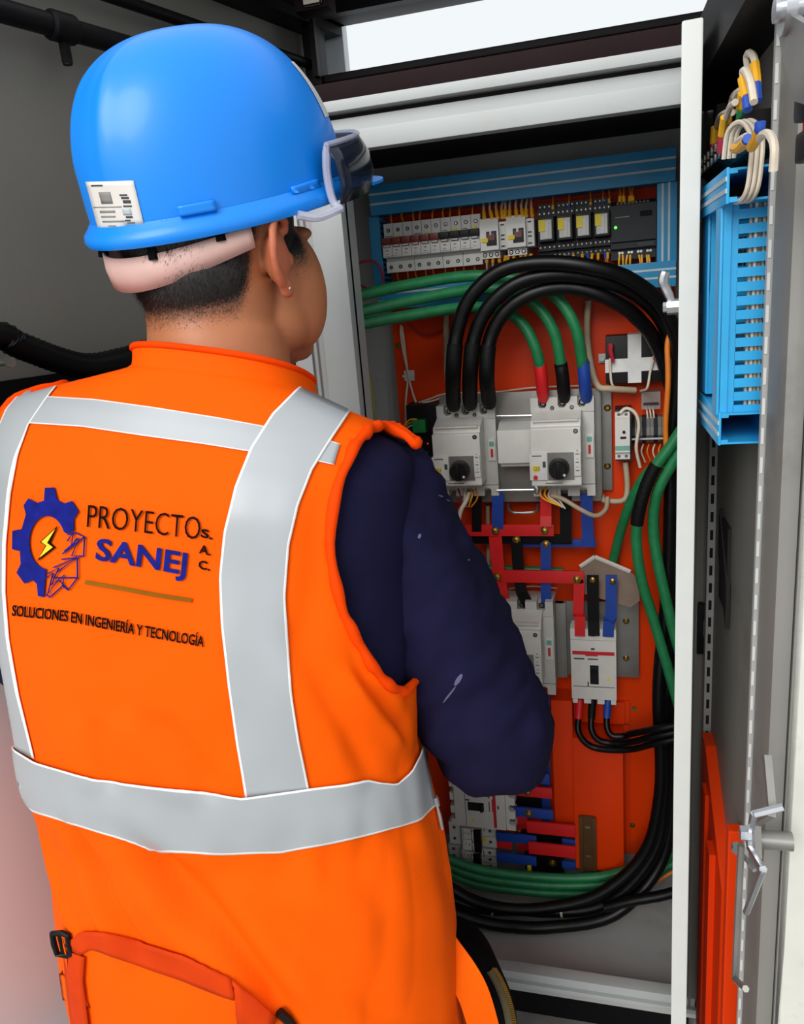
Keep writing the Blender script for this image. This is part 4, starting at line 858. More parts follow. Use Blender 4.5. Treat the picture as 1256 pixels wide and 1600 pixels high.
# black outgoing leads of the red-stripe breaker
for k, (x, col, lab) in enumerate(((906, 'shrink_red', 'black lead with a red sleeve under the red-stripe breaker'), (926, 'shrink_black', 'black lead between the red and blue sleeves under the red-stripe breaker'), (950, 'shrink_blue', 'black lead with a blue sleeve under the red-stripe breaker'))):
    d = (0, 8, 26)[k]
    P = [(x, 1092, Y1 + .01), (x - 2, 1120, Y1 - .0), (x - 3 + k, 1140, Y1 - .012), (x + 8, 1158 - d * .2, Y1 - .018), (x + 30, 1167 - d * .55, Y1 - .02), (985, 1166 - d * .62, Y1 - .035), (1020, 1157 - d * .5, Y1 - .075), (1062, 1148 - d * .45, Y1 - .085), (1112, 1142 - 14 * k, Y1 - .085)]
    cable(P, .0062, 'cable_black', lab, name='outgoing_lead', sleeve=(col, [(x, 1090, Y1 + .008), (x - 1, 1108, Y1 + .003), (x - 2, 1122, Y1)], .0075))
# beige and white wires
cable([(697, 492, YP - .02), (697, 540, YP - .02), (700, 600, YP - .02), (710, 634, YP - .02)], .0058, 'cable_beige', 'beige cable running down behind the black cables', sides=8)
cable([(919, 470, YP - .03), (917, 520, YP - .03), (923, 570, YP - .04), (934, 603, YP - .058), (954, 607, YP - .060), (992, 610, YP - .04)], .0058, 'cable_beige', 'beige cable beside the blue sleeve bending to the taped black box', sides=8)
cable([(941, 776, YP - .03), (943, 782, YP - .04), (952, 783, YP - .045), (975, 781, YP - .045), (980, 760, YP - .04), (977, 722, YP - .04)], .0052, 'cable_beige', 'beige cable looping from the zinc flange to the slim relay', sides=8)
cable([(862, 774, YP - .09), (880, 780, YP - .10), (905, 795, YP - .105), (930, 806, YP - .095), (946, 796, YP - .075), (949, 778, YP - .05)], .0042, 'cable_beige', 'beige cable looping under the knob breaker with stop button', sides=8)
cable([(733, 770, YP - .082), (727, 784, YP - .095), (720, 797, YP - .1), (716, 815, YP - .1)], .0042, 'wire_white', 'white cable looping under the first knob breaker', sides=8)
cable([(762, 790, YP - .02), (763, 850, YP - .02), (764, 900, YP - .015), (768, 930, YP - .015)], .0042, 'cable_beige', 'beige cable running down behind the red upright busbar', sides=8)
cable([(1000, 730, YP - .05), (994, 700, YP - .06), (998, 665, YP - .06), (992, 645, YP - .06), (978, 638, YP - .06), (968, 646, YP - .062)], .003, 'wire_white', 'pale wire curling over the slim relay module', name='thin_wire', cat='wire', sides=8)
cable([(628, 510, YP - .01), (632, 545, YP - .01), (637, 590, YP - .008), (634, 625, YP - .01), (634, 668, YP - .01)], .0022, 'wire_white', 'thin white wire held by the adhesive mount, outer strand', name='thin_wire', cat='wire', sides=6)
cable([(626, 508, YP - .012), (630, 545, YP - .012), (639, 590, YP - .01), (644, 612, YP - .012), (650, 629, YP - .02)], .0022, 'wire_white', 'thin white wire held by the adhesive mount, inner strand', name='thin_wire', cat='wire', sides=6)
cable([(654, 629, YP - .02), (670, 624, YP - .02), (700, 615, YP - .015), (770, 613, YP - .012), (830, 606, YP - .012), (900, 603, YP - .02), (926, 601, YP - .03)], .0018, 'wire_white', 'thin white wire drooping along behind the sleeves', name='thin_wire', cat='wire', sides=6)
cable([(660, 629, YP - .03), (674, 627, YP - .028), (690, 622, YP - .022), (706, 619, YP - .018)], .0018, 'wire_white', 'short thin white wire rising from the green terminal module', name='thin_wire', cat='wire', sides=6)
cable([(795, 920, YP - .01), (830, 916, YP - .01), (870, 919, YP - .01)], .0016, 'wire_white', 'thin white wire on the panel above the half hidden breaker', name='thin_wire', cat='wire', sides=6)
p = at(639, 587, YP - .006); mb = MB(); mb.box(p.x - .010, p.x + .010, p.y, p.y + .006, p.z - .010, p.z + .010, bev=.0015); mb.box(p.x - .012, p.x + .012, p.y - .004, p.y, p.z - .002, p.z + .002)
tag(mb.build('adhesive_mount', 'tape_white'), 'square white adhesive cable mount on the orange panel', 'cable mount')
for k in range(2):
    cable([(556 + k * 4, 520, 1.36), (566 + k * 5, 560, 1.38), (574 + k * 5, 600, 1.39), (580 + k * 6, 660, 1.40)], .0022, 'wire_yg', 'yellow-green wire hanging inside the cabinet beside the jamb', name='thin_wire', cat='wire', group='yellow-green wires by the jamb', sides=6)
cable([(540, 424, 1.30), (560, 411, 1.35), (585, 409, 1.37), (597, 425, 1.375), (600, 452, 1.375)], .0022, 'wire_red', 'dark red wire looping from the jamb to the slotted duct', name='thin_wire', cat='wire', sides=6)
cable([(548, 430, 1.30), (555, 440, 1.33), (575, 452, 1.36), (600, 462, 1.38)], .0022, 'wire_red', 'red wire entering behind the green cables', name='thin_wire', cat='wire', sides=6)
cable([(548, 434, 1.30), (556, 446, 1.33), (573, 457, 1.36), (596, 466, 1.38)], .0022, 'ferrule_yellow', 'yellow wire entering behind the green cables', name='thin_wire', cat='wire', sides=6)
cable([(640, 508, YP - .008), (660, 522, YP - .008), (680, 520, YP - .008), (710, 505, YP - .008)], .0018, 'wire_red', 'thin red wire sagging on the orange panel behind the black cables', name='thin_wire', cat='wire', sides=6)
cable([(1044, 446, YP - .078), (1047, 490, YP - .09), (1046, 540, YP - .11), (1044, 600, YP - .12), (1040, 660, YP - .12), (1041, 705, YP - .12)], .0045, 'wire_orange', 'orange cable hanging down close to the white door leaf', sides=8)
cable([(905, 1400, YP - .085), (1000, 1388, YP - .075), (1052, 1362, YP - .06), (1104, 1340, YP - .05)], .0032, 'wire_orange', 'orange cable on the cabinet floor behind the bundle', sides=8)
for k, (px, py) in enumerate(((847, 768), (854, 768), (861, 770), (869, 770))):
    cable([(px, py - 8, YP - .075), (px - 3, py + 4, YP - .09), (px + 4, py + 12, YP - .095), (871 + k * 4, 789 + k * 2, YP - .1)], .0017, 'ferrule_yellow' if k < 2 else 'wire_white', ('yellow' if k < 2 else 'white') + ' control wire under the knob breaker with stop button', name='thin_wire', cat='wire', group=('yellow' if k < 2 else 'white') + ' control wires under the second knob breaker', sides=6)
for k in range(4):
    px = 716 + k * 9; cable([(px, 764, YP - .075), (px + 3, 774, YP - .09), (px + 1, 782, YP - .09), (724 + k * 4, 792, YP - .085)], .0017, ('wire_red', 'wire_white', 'ferrule_yellow', 'wire_orange')[k], ('red', 'white', 'yellow', 'orange')[k] + ' control wire under the first knob breaker', name='thin_wire', cat='wire', sides=6)
for k in range(3):
    cable([(630, 666 + k * 5, YP - .056), (640, 656 + k * 5, YP - .060), (651, 655 + k * 4, YP - .064)], .0016, ('ferrule_yellow', 'wire_orange', 'wire_white')[k], ('yellow', 'orange', 'white')[k] + ' wire plugged into the green terminal', name='thin_wire', cat='wire', sides=6)
for k in range(5):
    px = 996 + k * 9; cable([(px, 694, YP - .03), (px - 3, 706, YP - .035), (px + 3, 722, YP - .03)], .0015, 'wire_white' if k % 2 else 'wire_orange', ('white' if k % 2 else 'orange') + ' wire leaving the grey terminal row', name='thin_wire', cat='wire', group=('white' if k % 2 else 'orange') + ' wires under the grey terminal row', sides=6)
for k in range(3):
    px = 1012 + k * 5; cable([(px, 654, YP - .03), (px - 1, 645, YP - .03), (px - 3, 634, YP - .02)], .0015, 'wire_white', 'thin wire between the clear socket and the grey terminal row', name='thin_wire', cat='wire', group='wires above the grey terminal row', sides=6)
for pts_, lab_ in LEADS: cable(pts_, .0022, 'wire_white', lab_, name='lead_wire', cat='wire', sides=8)
settle(); build_cables()
# ferruled wires of the top row
def fwire(px, y0, y1, Ya, Yb, lab, grp, col='wire_orange', fer=None, dx=0, r=.0016):
    a = at(px, y0, Ya); b = at(px + dx, y1, Yb); mid = (a + b) / 2 + Vector((random.uniform(-.002, .002), -.004, 0))
    mb = MB(); mb.tube(cr([a, mid, b], 4), r, 6)
    if fer: u = (b - mid); mb.tube([mid + u * .25, b], r * 1.55, 8, 1)
    tag(mb.build('ferruled_wire', [col, fer or col]), lab, 'wire', grp)
def ylin(px, l, r): return l + (r - l) * (px - 598) / (1027 - 598)
dev = [(643, 'the three-pole breaker by the slotted duct'), (688, 'the three-pole breaker next to black toggles'), (720, 'the two-pole breaker next to brown toggles'), (751, 'the two-pole breaker next to the contactors'), (791, 'the contactor next to the breakers'), (836, 'the contactor next to the relays'), (868, 'the first relay after the contactors'), (897, 'the second relay after the contactors'), (926, 'the second relay from the controller'), (956, 'the relay touching the controller'), (1100, 'the dark controller')]
def dv(px): return next(n for x, n in dev if px < x)
CN = {'wire_orange': 'orange', 'ferrule_yellow': 'yellow', 'ferrule_blue': 'blue', 'wire_white': 'white'}
def row_wire(px, y0, y1, Ya, Yb, where, col, fer, dx=0, r=.0016):
    n = dv(px); lab = 'thin ' + CN[col] + ' wire' + (' with a ' + CN[fer] + ' ferrule' if fer else '') + ' ' + where + ' ' + n
    fwire(px, y0, y1, Ya, Yb, lab, lab[5:].replace('wire', 'wires', 1), col=col, fer=fer, dx=dx, r=r)
for px in [613, 629, 646, 658, 678, 695, 703, 720, 737]: row_wire(px, ylin(px, 330, 288), ylin(px, 350, 305), YP - .035, YP - .05, 'above', 'wire_orange', None, random.uniform(-3, 3))
for px in [756, 766, 775, 786, 789, 797, 806, 816, 824, 830]: row_wire(px, 313 - (px - 756) * .05, 342 - (px - 756) * .06, YP - .04, YP - .08, 'above', 'wire_white', 'ferrule_yellow', random.uniform(-2, 3), .002)
for k, px in enumerate([864, 890, 922, 942, 951]): row_wire(px, ylin(px, 322, 290), ylin(px, 355, 320), YP - .03, YP - .046, 'above', 'wire_orange', 'ferrule_blue' if k % 2 else 'ferrule_yellow', random.uniform(-1, 1))
for px in [968, 975, 983, 989]: row_wire(px, 292, 316, YP - .03, YP - .044, 'above', 'wire_orange', 'ferrule_yellow', 0, .0019)
for px in [623, 638, 652, 667, 680, 697, 712, 726, 742]: row_wire(px, ylin(px, 442, 396), ylin(px, 424, 382), YP - .03, YP - .045, 'below', 'wire_orange', None, -2)
for px in [761, 770, 780, 788, 794, 802, 812, 822, 829]: row_wire(px, 424 - (px - 760) * .05, 402 - (px - 760) * .07, YP - .05, YP - .07, 'below', 'wire_white', 'ferrule_yellow', random.uniform(-2, 2), .0019)
for k, px in enumerate([860, 866, 882, 889, 895, 910, 917, 924, 935, 944, 951]): row_wire(px, 422 - (px - 868) * .02, 399 - (px - 868) * .06, YP - .035, YP - .045, 'below', 'wire_orange', 'ferrule_blue' if k % 3 == 0 else 'ferrule_yellow', random.uniform(-2, 2))
for px in [969, 973, 981, 985, 998, 1002, 1010, 1015]: row_wire(px + random.uniform(-2, 2), 424, 398, YP - .035, YP - .042, 'below', 'ferrule_yellow', None, 0, .0018)

# ================================================================== ducts and terminals on the open door
def dthing(name, label, cat, base, group=None):
    e = thing(name, label, cat, (0, 0, 0), group); e.matrix_basis = DM @ Matrix.Translation(base); return e
def door_duct_v(s0, s1, o1, z0, z1, label, m, n, rim=.76):
    e = dthing('wiring_duct', label, 'duct', ((s0 + s1) / 2, 0, (z0 + z1) / 2)); hs = (s1 - s0) / 2; H = (z1 - z0) / 2
    mb = MB(); mb.box(-hs, hs, 0, .003, -H, H); mb.build('duct_back', m, e, smooth=False)
    p = 2 * H / n
    for sgn in (1, -1):
        x0, x1 = (hs - .0018, hs) if sgn > 0 else (-hs, -hs + .0018)
        mb = MB(); mb.box(x0, x1, 0, o1 * .16, -H, H); mb.box(x0, x1, o1 * rim, o1, -H, H); mb.build('duct_rim', m, e, smooth=False)
        for k in range(n):
            mb = MB(); mb.box(x0, x1, o1 * .15, o1 * (rim + .01), -H + k * p, -H + k * p + p * .66); mb.build('finger', m, e, smooth=False)
    mb = MB(); mb.box(-hs - .001, hs + .0022, o1, o1 + .004, -H, H, bev=.001); mb.box(hs, hs + .0022, o1 - .005, o1 + .002, -H, H); mb.build('cover', m, e)
    rnd = random.Random(3)
    for k in range(6):
        x = -hs * .5 + rnd.random() * hs * 1.1; y = o1 * (.12 + .08 * k); mb = MB(); mb.tube([(x + rnd.uniform(-.002, .002), y, -H + t * H / 4) for t in range(9)], .0017, 6)
        mb.build('enclosed_wire', 'wire_white', e)
    return e
a = doorpt(1180, 312, .02); b = doorpt(1175, 640, .02)
TZ0 = None
t0 = at(1203, 310, .735).z; t1 = at(1205, 256, .735).z; u0 = at(1172, 690, .765).z; u1 = at(1172, 642, .765).z
door_duct_v(.336, .360, .046, u1 - .002, t0, 'bright blue slotted upright duct on the open door, on the side of its free edge', 'duct_bright', 15)
door_duct_v(.226, .262, .043, u1 + .004, t0, 'blue slotted upright duct on the open door, on the hinge side', 'duct_bright', 15, .90)
def door_duct_h(s0, s1, o1, z0, z1, label, m):
    e = dthing('wiring_duct', label, 'duct', ((s0 + s1) / 2, 0, (z0 + z1) / 2)); hs = (s1 - s0) / 2; H = (z1 - z0) / 2
    mb = MB(); mb.box(-hs, hs, 0, .002, -H, H); mb.box(-hs, hs, 0, o1, -H, -H + .0018); mb.box(-hs, hs, 0, o1, H - .0018, H); mb.box(-hs, hs, o1 - .006, o1, -H + .0018, -H + .004); mb.box(-hs, hs, o1 - .006, o1, H - .004, H - .0018); mb.build('trough', m, e, smooth=False)
    mb = MB(); mb.box(-hs, hs, o1, o1 + .0025, -H - .001, H + .001, bev=.0008); cv = mb.build('cover', m, e)
    for zz in (H * .4, -H * .3): mb = MB(); mb.box(-hs, hs, o1 + .002, o1 + .0032, zz - .0018, zz + .0018); mb.build('cover_line', 'duct_line' , cv, smooth=False)
    return e
door_duct_h(.228, .392, .048, t0, t1, 'open-ended blue duct along the top of the frame on the open door', 'duct_bright')
door_duct_h(.228, .368, .046, u0, u1, 'open-ended blue duct along the bottom of the frame on the open door', 'duct_bright')
def dtube(pts, r, n=8, m=0, mb=None): mb = mb or MB(); mb.tube(cr(pts, 6), r, n, m); return mb
# wires coming out of the top duct end
for k, dz in enumerate((0, .006, .012)):
    e = dthing('thin_wire', ('outermost', 'middle', 'innermost')[k] + ' of three white wires curling into the open end of the top door duct', 'wire', (.394, .034, t1), 'wires at the open duct end')
    q = .004 * k; dtube([(-.03, .002 + q, -.022), (-.008, -.002 + q, -.026), (.007, -.005 + q, -.020), (.009, -.007 + q, -.004), (.004, -.008 + q, .02), (-.006, -.002 + q, .034), (-.018, .006 + q, .03), (-.024, .008 + q, .01)], .0019, 6).build('strand', 'wire_white', e)
# terminal strip above the top duct
zt0 = at(1215, 225, .74).z; zt1 = at(1215, 158, .74).z
e = dthing('door_terminal_strip', 'black terminal strip with coloured ferrules at the top of the open door', 'terminal block', (.25, 0, (zt0 + zt1) / 2)); H = (zt1 - zt0) / 2
for k in range(9):
    s = -.110 + k * .025; mb = MB(); mb.extr([(s, 0, H * .9), (s, .03, H), (s, .04, H * .55), (s, .04, -H * .55), (s, .03, -H), (s, 0, -H * .9)], (.0235, 0, 0)); tb = mb.build('terminal', 'black_plastic', e, smooth=False)
    mb = MB(); mb.cyl((s + .012, .039, H * .3), (s + .012, .0415, H * .3), .004, 10); mb.cyl((s + .012, .039, -H * .3), (s + .012, .0415, -H * .3), .004, 10); mb.build('terminal_screw', 'screw', tb)
def dwire(label, o, fer, mark_, white, fm):
    P = lambda L: [doorpt(x, y, o) for x, y in L]
    b = P(fer)[0]; e = dthing('ferruled_wire', label, 'wire', b)
    for nm, L, r, m in (('ferrule', fer, .0036, fm), ('marker_sleeve', mark_, .0038, 'ferrule_yellow'), ('strand', white, .0029, 'wire_white')):
        Q = P(L); Q = [q - b + Vector((0, (-.0012 if nm == 'strand' else 0), 0)) for q in Q]; dtube(Q, r, 8).build(nm, m, e)
dwire('tall white wire with yellow marker and blue ferrule close to the door stay', .030, [(1184, 158), (1183, 144), (1182, 131)], [(1182, 134), (1181, 118), (1179, 100)], [(1179, 104), (1174, 88), (1167, 83), (1164, 92), (1167, 112), (1172, 150)], 'ferrule_blue')
dwire('white wire with yellow marker and blue ferrule beside the tall door wire', .042, [(1168, 172), (1167, 160), (1165, 151)], [(1166, 153), (1163, 138), (1160, 124)], [(1160, 126), (1158, 112), (1163, 113), (1170, 130), (1175, 160)], 'ferrule_blue')
dwire('white wire with yellow marker and green ferrule on the door terminal strip', .035, [(1154, 208), (1156, 190), (1158, 172)], [(1156, 175), (1158, 158), (1160, 146)], [(1160, 148), (1158, 142), (1152, 143), (1146, 152)], 'ferrule_green')
dwire('white wire with yellow marker and blue ferrule between the red and green ferrules', .027, [(1138, 218), (1138, 205), (1137, 196)], [(1137, 198), (1138, 184), (1139, 172)], [(1139, 174), (1142, 154), (1150, 144), (1156, 150)], 'ferrule_blue')
dwire('white wire with yellow marker and red ferrule beside the blue ferrule', .042, [(1126, 238), (1127, 224), (1128, 208)], [(1128, 211), (1130, 196), (1132, 183)], [(1132, 185), (1138, 168), (1146, 160)], 'ferrule_red')
dwire('white wire with yellow marker and red ferrule at the hinge end of the terminal strip', .035, [(1114, 246), (1115, 234), (1115, 221)], [(1115, 224), (1116, 210), (1117, 198)], [(1117, 200), (1122, 184), (1132, 176), (1142, 176)], 'ferrule_red')
dwire('white wire with yellow marker looping under the middle of the door terminal strip', .045, [(1168, 216), (1165, 221)], [(1166, 220), (1156, 231), (1147, 232)], [(1149, 232), (1147, 226), (1158, 216), (1164, 214)], 'ferrule_blue')
dwire('white wire with yellow marker and bright blue ferrule under the door terminal strip', .045, [(1188, 190), (1187, 200), (1185, 206)], [(1186, 203), (1181, 218), (1174, 230)], [(1180, 220), (1190, 210), (1200, 212), (1207, 232), (1205, 268)], 'ferrule_blue')

# ================================================================== the person
def sm(e0, e1, x): t = min(1, max(0, (x - e0) / (e1 - e0))); return t * t * (3 - 2 * t)
UPV = Vector((0, 0, 1)); PSI = math.radians(-8); PF = Vector((math.sin(PSI), math.cos(PSI), 0)); PR = Vector((math.cos(PSI), -math.sin(PSI), 0))
T = Vector((-.388, .712, 0)); VD = T.normalized(); VL = Vector((VD.y, -VD.x, 0)); TD = T.length
TH = math.acos(max(-1, min(1, PF.dot(VD))))
person = thing('person', 'person in orange vest and navy sleeves seen from behind, working at the cabinet', 'person', (T.x, T.y, 0))
PI_ = Matrix.Translation((-T.x, -T.y, 0))
def ppart(o, parent=None):
    if parent is None: o.parent = person; o.matrix_parent_inverse = PI_
    else: o.parent = parent
    return o
def onaxis(px, py):
    d = Vector(ray(px, py)); c = Vector(CAMP); t = (T - Vector((0, 0, 0))).dot(VD) / d.dot(VD); p = c + d * t; return (p - T).dot(VL), p.z
SL = [onaxis(*p) for p in ((-22, 640), (-35, 760), (-35, 900), (-25, 1050), (4, 1160), (20, 1250), (38, 1310), (58, 1400), (64, 1470), (74, 1540), (92, 1620), (110, 1750))]
SR = [onaxis(*p) for p in ((648, 690), (652, 760), (650, 900), (648, 1000), (652, 1090), (674, 1170), (698, 1290), (710, 1380), (713, 1460), (724, 1540), (738, 1620), (755, 1750))]
def itp(tab, z):
    tab = sorted(tab, key=lambda q: q[1])
    if z <= tab[0][1]: return tab[0][0]
    for (a, z0), (b, z1) in zip(tab, tab[1:]):
        if z <= z1: return a + (b - a) * sm(0, 1, (z - z0) / (z1 - z0)) if False else a + (b - a) * (z - z0) / (z1 - z0)
    return tab[-1][0]
NE = 2.5; QE = NE / (NE - 1)
def ring_lower(z):
    l, r = itp(SL, z), itp(SR, z); b = .150 - .012 * sm(.8, 1.1, z) - .014 * sm(1.1, 1.35, z)
    c = (l + r) / 2; w_ = (r - l) / 2; w_ = w_ / math.sqrt(1 + (w_ / TD) ** 2)
    a = (max(.05, w_) ** QE - (b * math.sin(TH)) ** QE) ** (1 / QE) / math.cos(TH); return a, b, c
NECK = Vector((0, 0, 0))
rows = []
zs = list(np.linspace(.60, 1.30, 150))
for z in zs:
    a, b, c = ring_lower(z); rows.append((z, a, b, c, .012 * sm(.9, 1.35, z)))
a0, b0, c0, y0 = rows[-1][1:]
UP = [(1.340, .220, .121), (1.370, .219, .115), (1.390, .212, .109), (1.405, .196, .104), (1.418, .172, .099), (1.430, .145, .094), (1.439, .122, .090), (1.445, .105, .087), (1.449, .095, .084), (1.453, .0895, .082), (1.458, .088, .081), (1.464, .087, .080), (1.471, .086, .079)]
NCX = .000; NCY = .030
prev = (1.30, a0, b0)
for (z, a, b) in UP:
    for k in range(1, 5):
        f = k / 4; zz = prev[0] + (z - prev[0]) * f; t = sm(1.33, 1.45, zz)
        rows.append((zz, prev[1] + (a - prev[1]) * f, prev[2] + (b - prev[2]) * f, c0 * (1 - t) + NCX * t, y0 * (1 - t) + NCY * t))
    prev = (z, a, b)
NPH = 280
FOLDS = []
def fold_disp(ph, z):
    if ph > math.pi: ph -= 2 * math.pi
    s = ph * .22; d = 0.
    for (s0, z0, s1, z1, A, w_) in FOLDS:
        ux, uz = s1 - s0, z1 - z0; L2 = ux * ux + uz * uz; t = ((s - s0) * ux + (z - z0) * uz) / L2
        if t < -.25 or t > 1.25: continue
        dist = ((s - s0) * uz - (z - z0) * ux) / math.sqrt(L2)
        if abs(dist) > 5 * w_: continue
        e = sm(-.25, .15, t) * sm(1.25, .85, t)
        d += A * e * (-math.exp(-(dist / w_) ** 2) + .75 * math.exp(-((dist - 1.9 * w_) / (1.3 * w_)) ** 2) + .35 * math.exp(-((dist + 2.0 * w_) / (1.4 * w_)) ** 2))
    return d
TILT = .19
def vest_point(row, ph, wr=True):
    z, a, b, c, cy = row
    cs, sn = math.cos(ph), math.sin(ph)
    x = a * math.copysign(abs(cs) ** (2 / NE), cs); y = b * math.copysign(abs(sn) ** (2 / NE), sn)
    d = 0.
    if wr and FOLDS:
        d += fold_disp(ph, z)
    if wr and z < 1.40:
        s = ph * .22; k = sm(1.40, 1.20, z)
        d += .0050 * k * noise.noise(Vector((s * 9, z * 4.5, 1.3))) + .0026 * k * noise.noise(Vector((s * 22 + 3, z * 9, 7.7)))
        lo = sm(1.02, .85, z)
        u = s * .8 + z * 1.0; d += .0025 * lo * (abs(noise.noise(Vector((u * 10 + .4, (s - z) * 1.6, 2.2)))) * 2 - .6)
        d += .002 * sm(1.25, .95, z) * (abs(noise.noise(Vector((s * 14 - z * 4, z * 3, 9.1)))) * 2 - .5)
        wb = math.exp(-((z - .985) / .035) ** 2); d += .004 * wb * noise.noise(Vector((s * 30, z * 20, 4.)))- .004 * wb
    r = math.hypot(x, y) + 1e-6; x += x / r * d; y += y / r * d
    zt = z - TILT * x * sm(.98, 1.30, z) - .30 * (y + .08) * sm(1.385, 1.45, z)
    off = VL * c
    return Vector((T.x, T.y, 0)) + off + PR * x + PF * (y + cy) + Vector((0, 0, zt))
NR = len(rows)
_v = [vest_point(r, 2 * math.pi * j / 140, False) for r in rows for j in range(140)]
_b = BVHTree.FromPolygons(_v, [(i * 140 + j, i * 140 + (j + 1) % 140, (i + 1) * 140 + (j + 1) % 140, (i + 1) * 140 + j) for i in range(NR - 1) for j in range(140)])
_F = []
for (x0_, y0_, x1_, y1_, A_, w_) in [(225, 1335, 440, 1575, .015, .012), (118, 1300, 215, 1480, .010, .010), (62, 1300, 120, 1440, .005, .009), (255, 1120, 335, 1228, .005, .010), (150, 1130, 172, 1215, .004, .010), (700, 1320, 640, 1470, .005, .014), (500, 1335, 600, 1400, .003, .018), (480, 1000, 575, 1200, .005, .016), (560, 1040, 632, 1140, .007, .009), (420, 1430, 620, 1590, .005, .020), (300, 740, 320, 960, .003, .02), (500, 780, 480, 1000, .003, .016)]:
    h0 = _b.ray_cast(Vector(CAMP), Vector(ray(x0_, y0_)).normalized()); h1 = _b.ray_cast(Vector(CAMP), Vector(ray(x1_, y1_)).normalized())
    if h0[0] is None or h1[0] is None: continue
    q = []
    for h in (h0, h1):
        i, j = divmod(h[2], 140); ph = 2 * math.pi * (j + .5) / 140; q += [(ph - 2 * math.pi if ph > math.pi else ph) * .22, rows[i][0]]
    _F.append((*q, A_, w_))
FOLDS = _F
VV = []
for row in rows:
    for j in range(NPH): VV.append(vest_point(row, 2 * math.pi * j / NPH))
VF = [(i * NPH + j, i * NPH + (j + 1) % NPH, (i + 1) * NPH + (j + 1) % NPH, (i + 1) * NPH + j) for i in range(NR - 1) for j in range(NPH)]
VBVH = BVHTree.FromPolygons(VV, VF)
CAMV = Vector(CAMP)
def cast(bvh, px, py):
    d = Vector(ray(px, py)).normalized(); h = bvh.ray_cast(CAMV, d)
    return h
# armhole outline on the right side, taken on the vest itself as (row, angle) pairs
AH = [(646, 694), (628, 676), (600, 664), (575, 668), (553, 690), (536, 730), (523, 790), (516, 850), (520, 905), (534, 955), (558, 1002), (586, 1042), (612, 1074), (630, 1084)]
poly = []; prev_h = None
for p in AH:
    h = cast(VBVH, *p)
    if h[0] is None: continue
    i, j = divmod(h[2], NPH); ph = 2 * math.pi * (j + .5) / NPH
    if ph > math.pi: ph -= 2 * math.pi
    poly.append((i, ph))
back = poly[:]            # ph from about 0 (side) to negative (back)
front = [(i, -ph * .72) for i, ph in reversed(poly)]
AP = back + front
def inpoly(P, y, x):
    c = False; n = len(P)
    for k in range(n):
        (y0_, x0_), (y1_, x1_) = P[k], P[(k + 1) % n]
        if (y0_ > y) != (y1_ > y) and x < (x1_ - x0_) * (y - y0_) / (y1_ - y0_) + x0_: c = not c
    return c
def in_hole(i, ph):
    if ph > math.pi: ph -= 2 * math.pi
    if abs(ph) < 1.5 and inpoly(AP, i, ph): return True
    q = math.pi - ph if ph >= 0 else -math.pi - ph
    return abs(q) < .9 and inpoly(AP, i, q * 2.4)
keep = [f for k, f in enumerate(VF) if not in_hole(k // NPH, 2 * math.pi * ((k % NPH) + .5) / NPH)]
me = bpy.data.meshes.new('vest'); me.from_pydata(VV, [], keep); me.update()
bm = bmesh.new(); bm.from_mesh(me); bmesh.ops.delete(bm, geom=[v for v in bm.verts if not v.link_faces], context='VERTS')
# relax the cut edge
for _ in range(6):
    bv_ = [v for v in bm.verts if v.is_boundary]; new = {}
    for v in bv_:
        nb = [e.other_vert(v) for e in v.link_edges if e.is_boundary]
        if len(nb) == 2: new[v] = v.co * .4 + (nb[0].co + nb[1].co) * .3
    for v, c in new.items(): v.co = c
bmesh.ops.recalc_face_normals(bm, faces=bm.faces[:]); bm.to_mesh(me); bm.free()
me.polygons.foreach_set('use_smooth', [True] * len(me.polygons)); me.materials.append(MATS['vest_orange'])
vest = bpy.data.objects.new('vest', me); COL.objects.link(vest); ppart(vest)
so = vest.modifiers.new('s', 'SOLIDIFY'); so.thickness = .003; so.offset = -1
vest['label'] = 'bright orange reflective vest with a company logo on its back'
def vchild(mb, name, m, **k): o = mb.build(name, m, vest, **k); return o
# armhole binding and collar
bm = bmesh.new(); bm.from_mesh(me)
loops = []; seen = set()
for v in bm.verts:
    if v.is_boundary and v not in seen:
        L_ = [v]; seen.add(v); cur = v
        while True:
            nx = [e.other_vert(cur) for e in cur.link_edges if e.is_boundary and e.other_vert(cur) not in seen]
            if not nx: break
            cur = nx[0]; seen.add(cur); L_.append(cur)
        loops.append([x.co.copy() for x in L_])
bm.free()
for L_ in loops:
    if len(L_) < 30: continue
    zz = sum(p.z for p in L_) / len(L_)
    if zz < 1.0 or max((p - L_[0]).length for p in L_) < .12: continue
    P = L_[::2]
    for _ in range(3): P = [(P[i - 1] + P[i] * 2 + P[(i + 1) % len(P)]) / 4 for i in range(len(P))]
    if zz > 1.4:
        mb = MB(); mb.tube(P, .0032, 8, closed=True); vchild(mb, 'collar_binding', 'vest_trim', ang=1.5)
    else:
        mb = MB(); mb.tube([p + Vector((0, 0, .0008 * math.sin(i * 1.3))) for i, p in enumerate(P)], [.0052 + .0009 * math.sin(i * .9) for i in range(len(P))], 8, closed=True); vchild(mb, 'armhole_binding', 'vest_trim', ang=1.5)

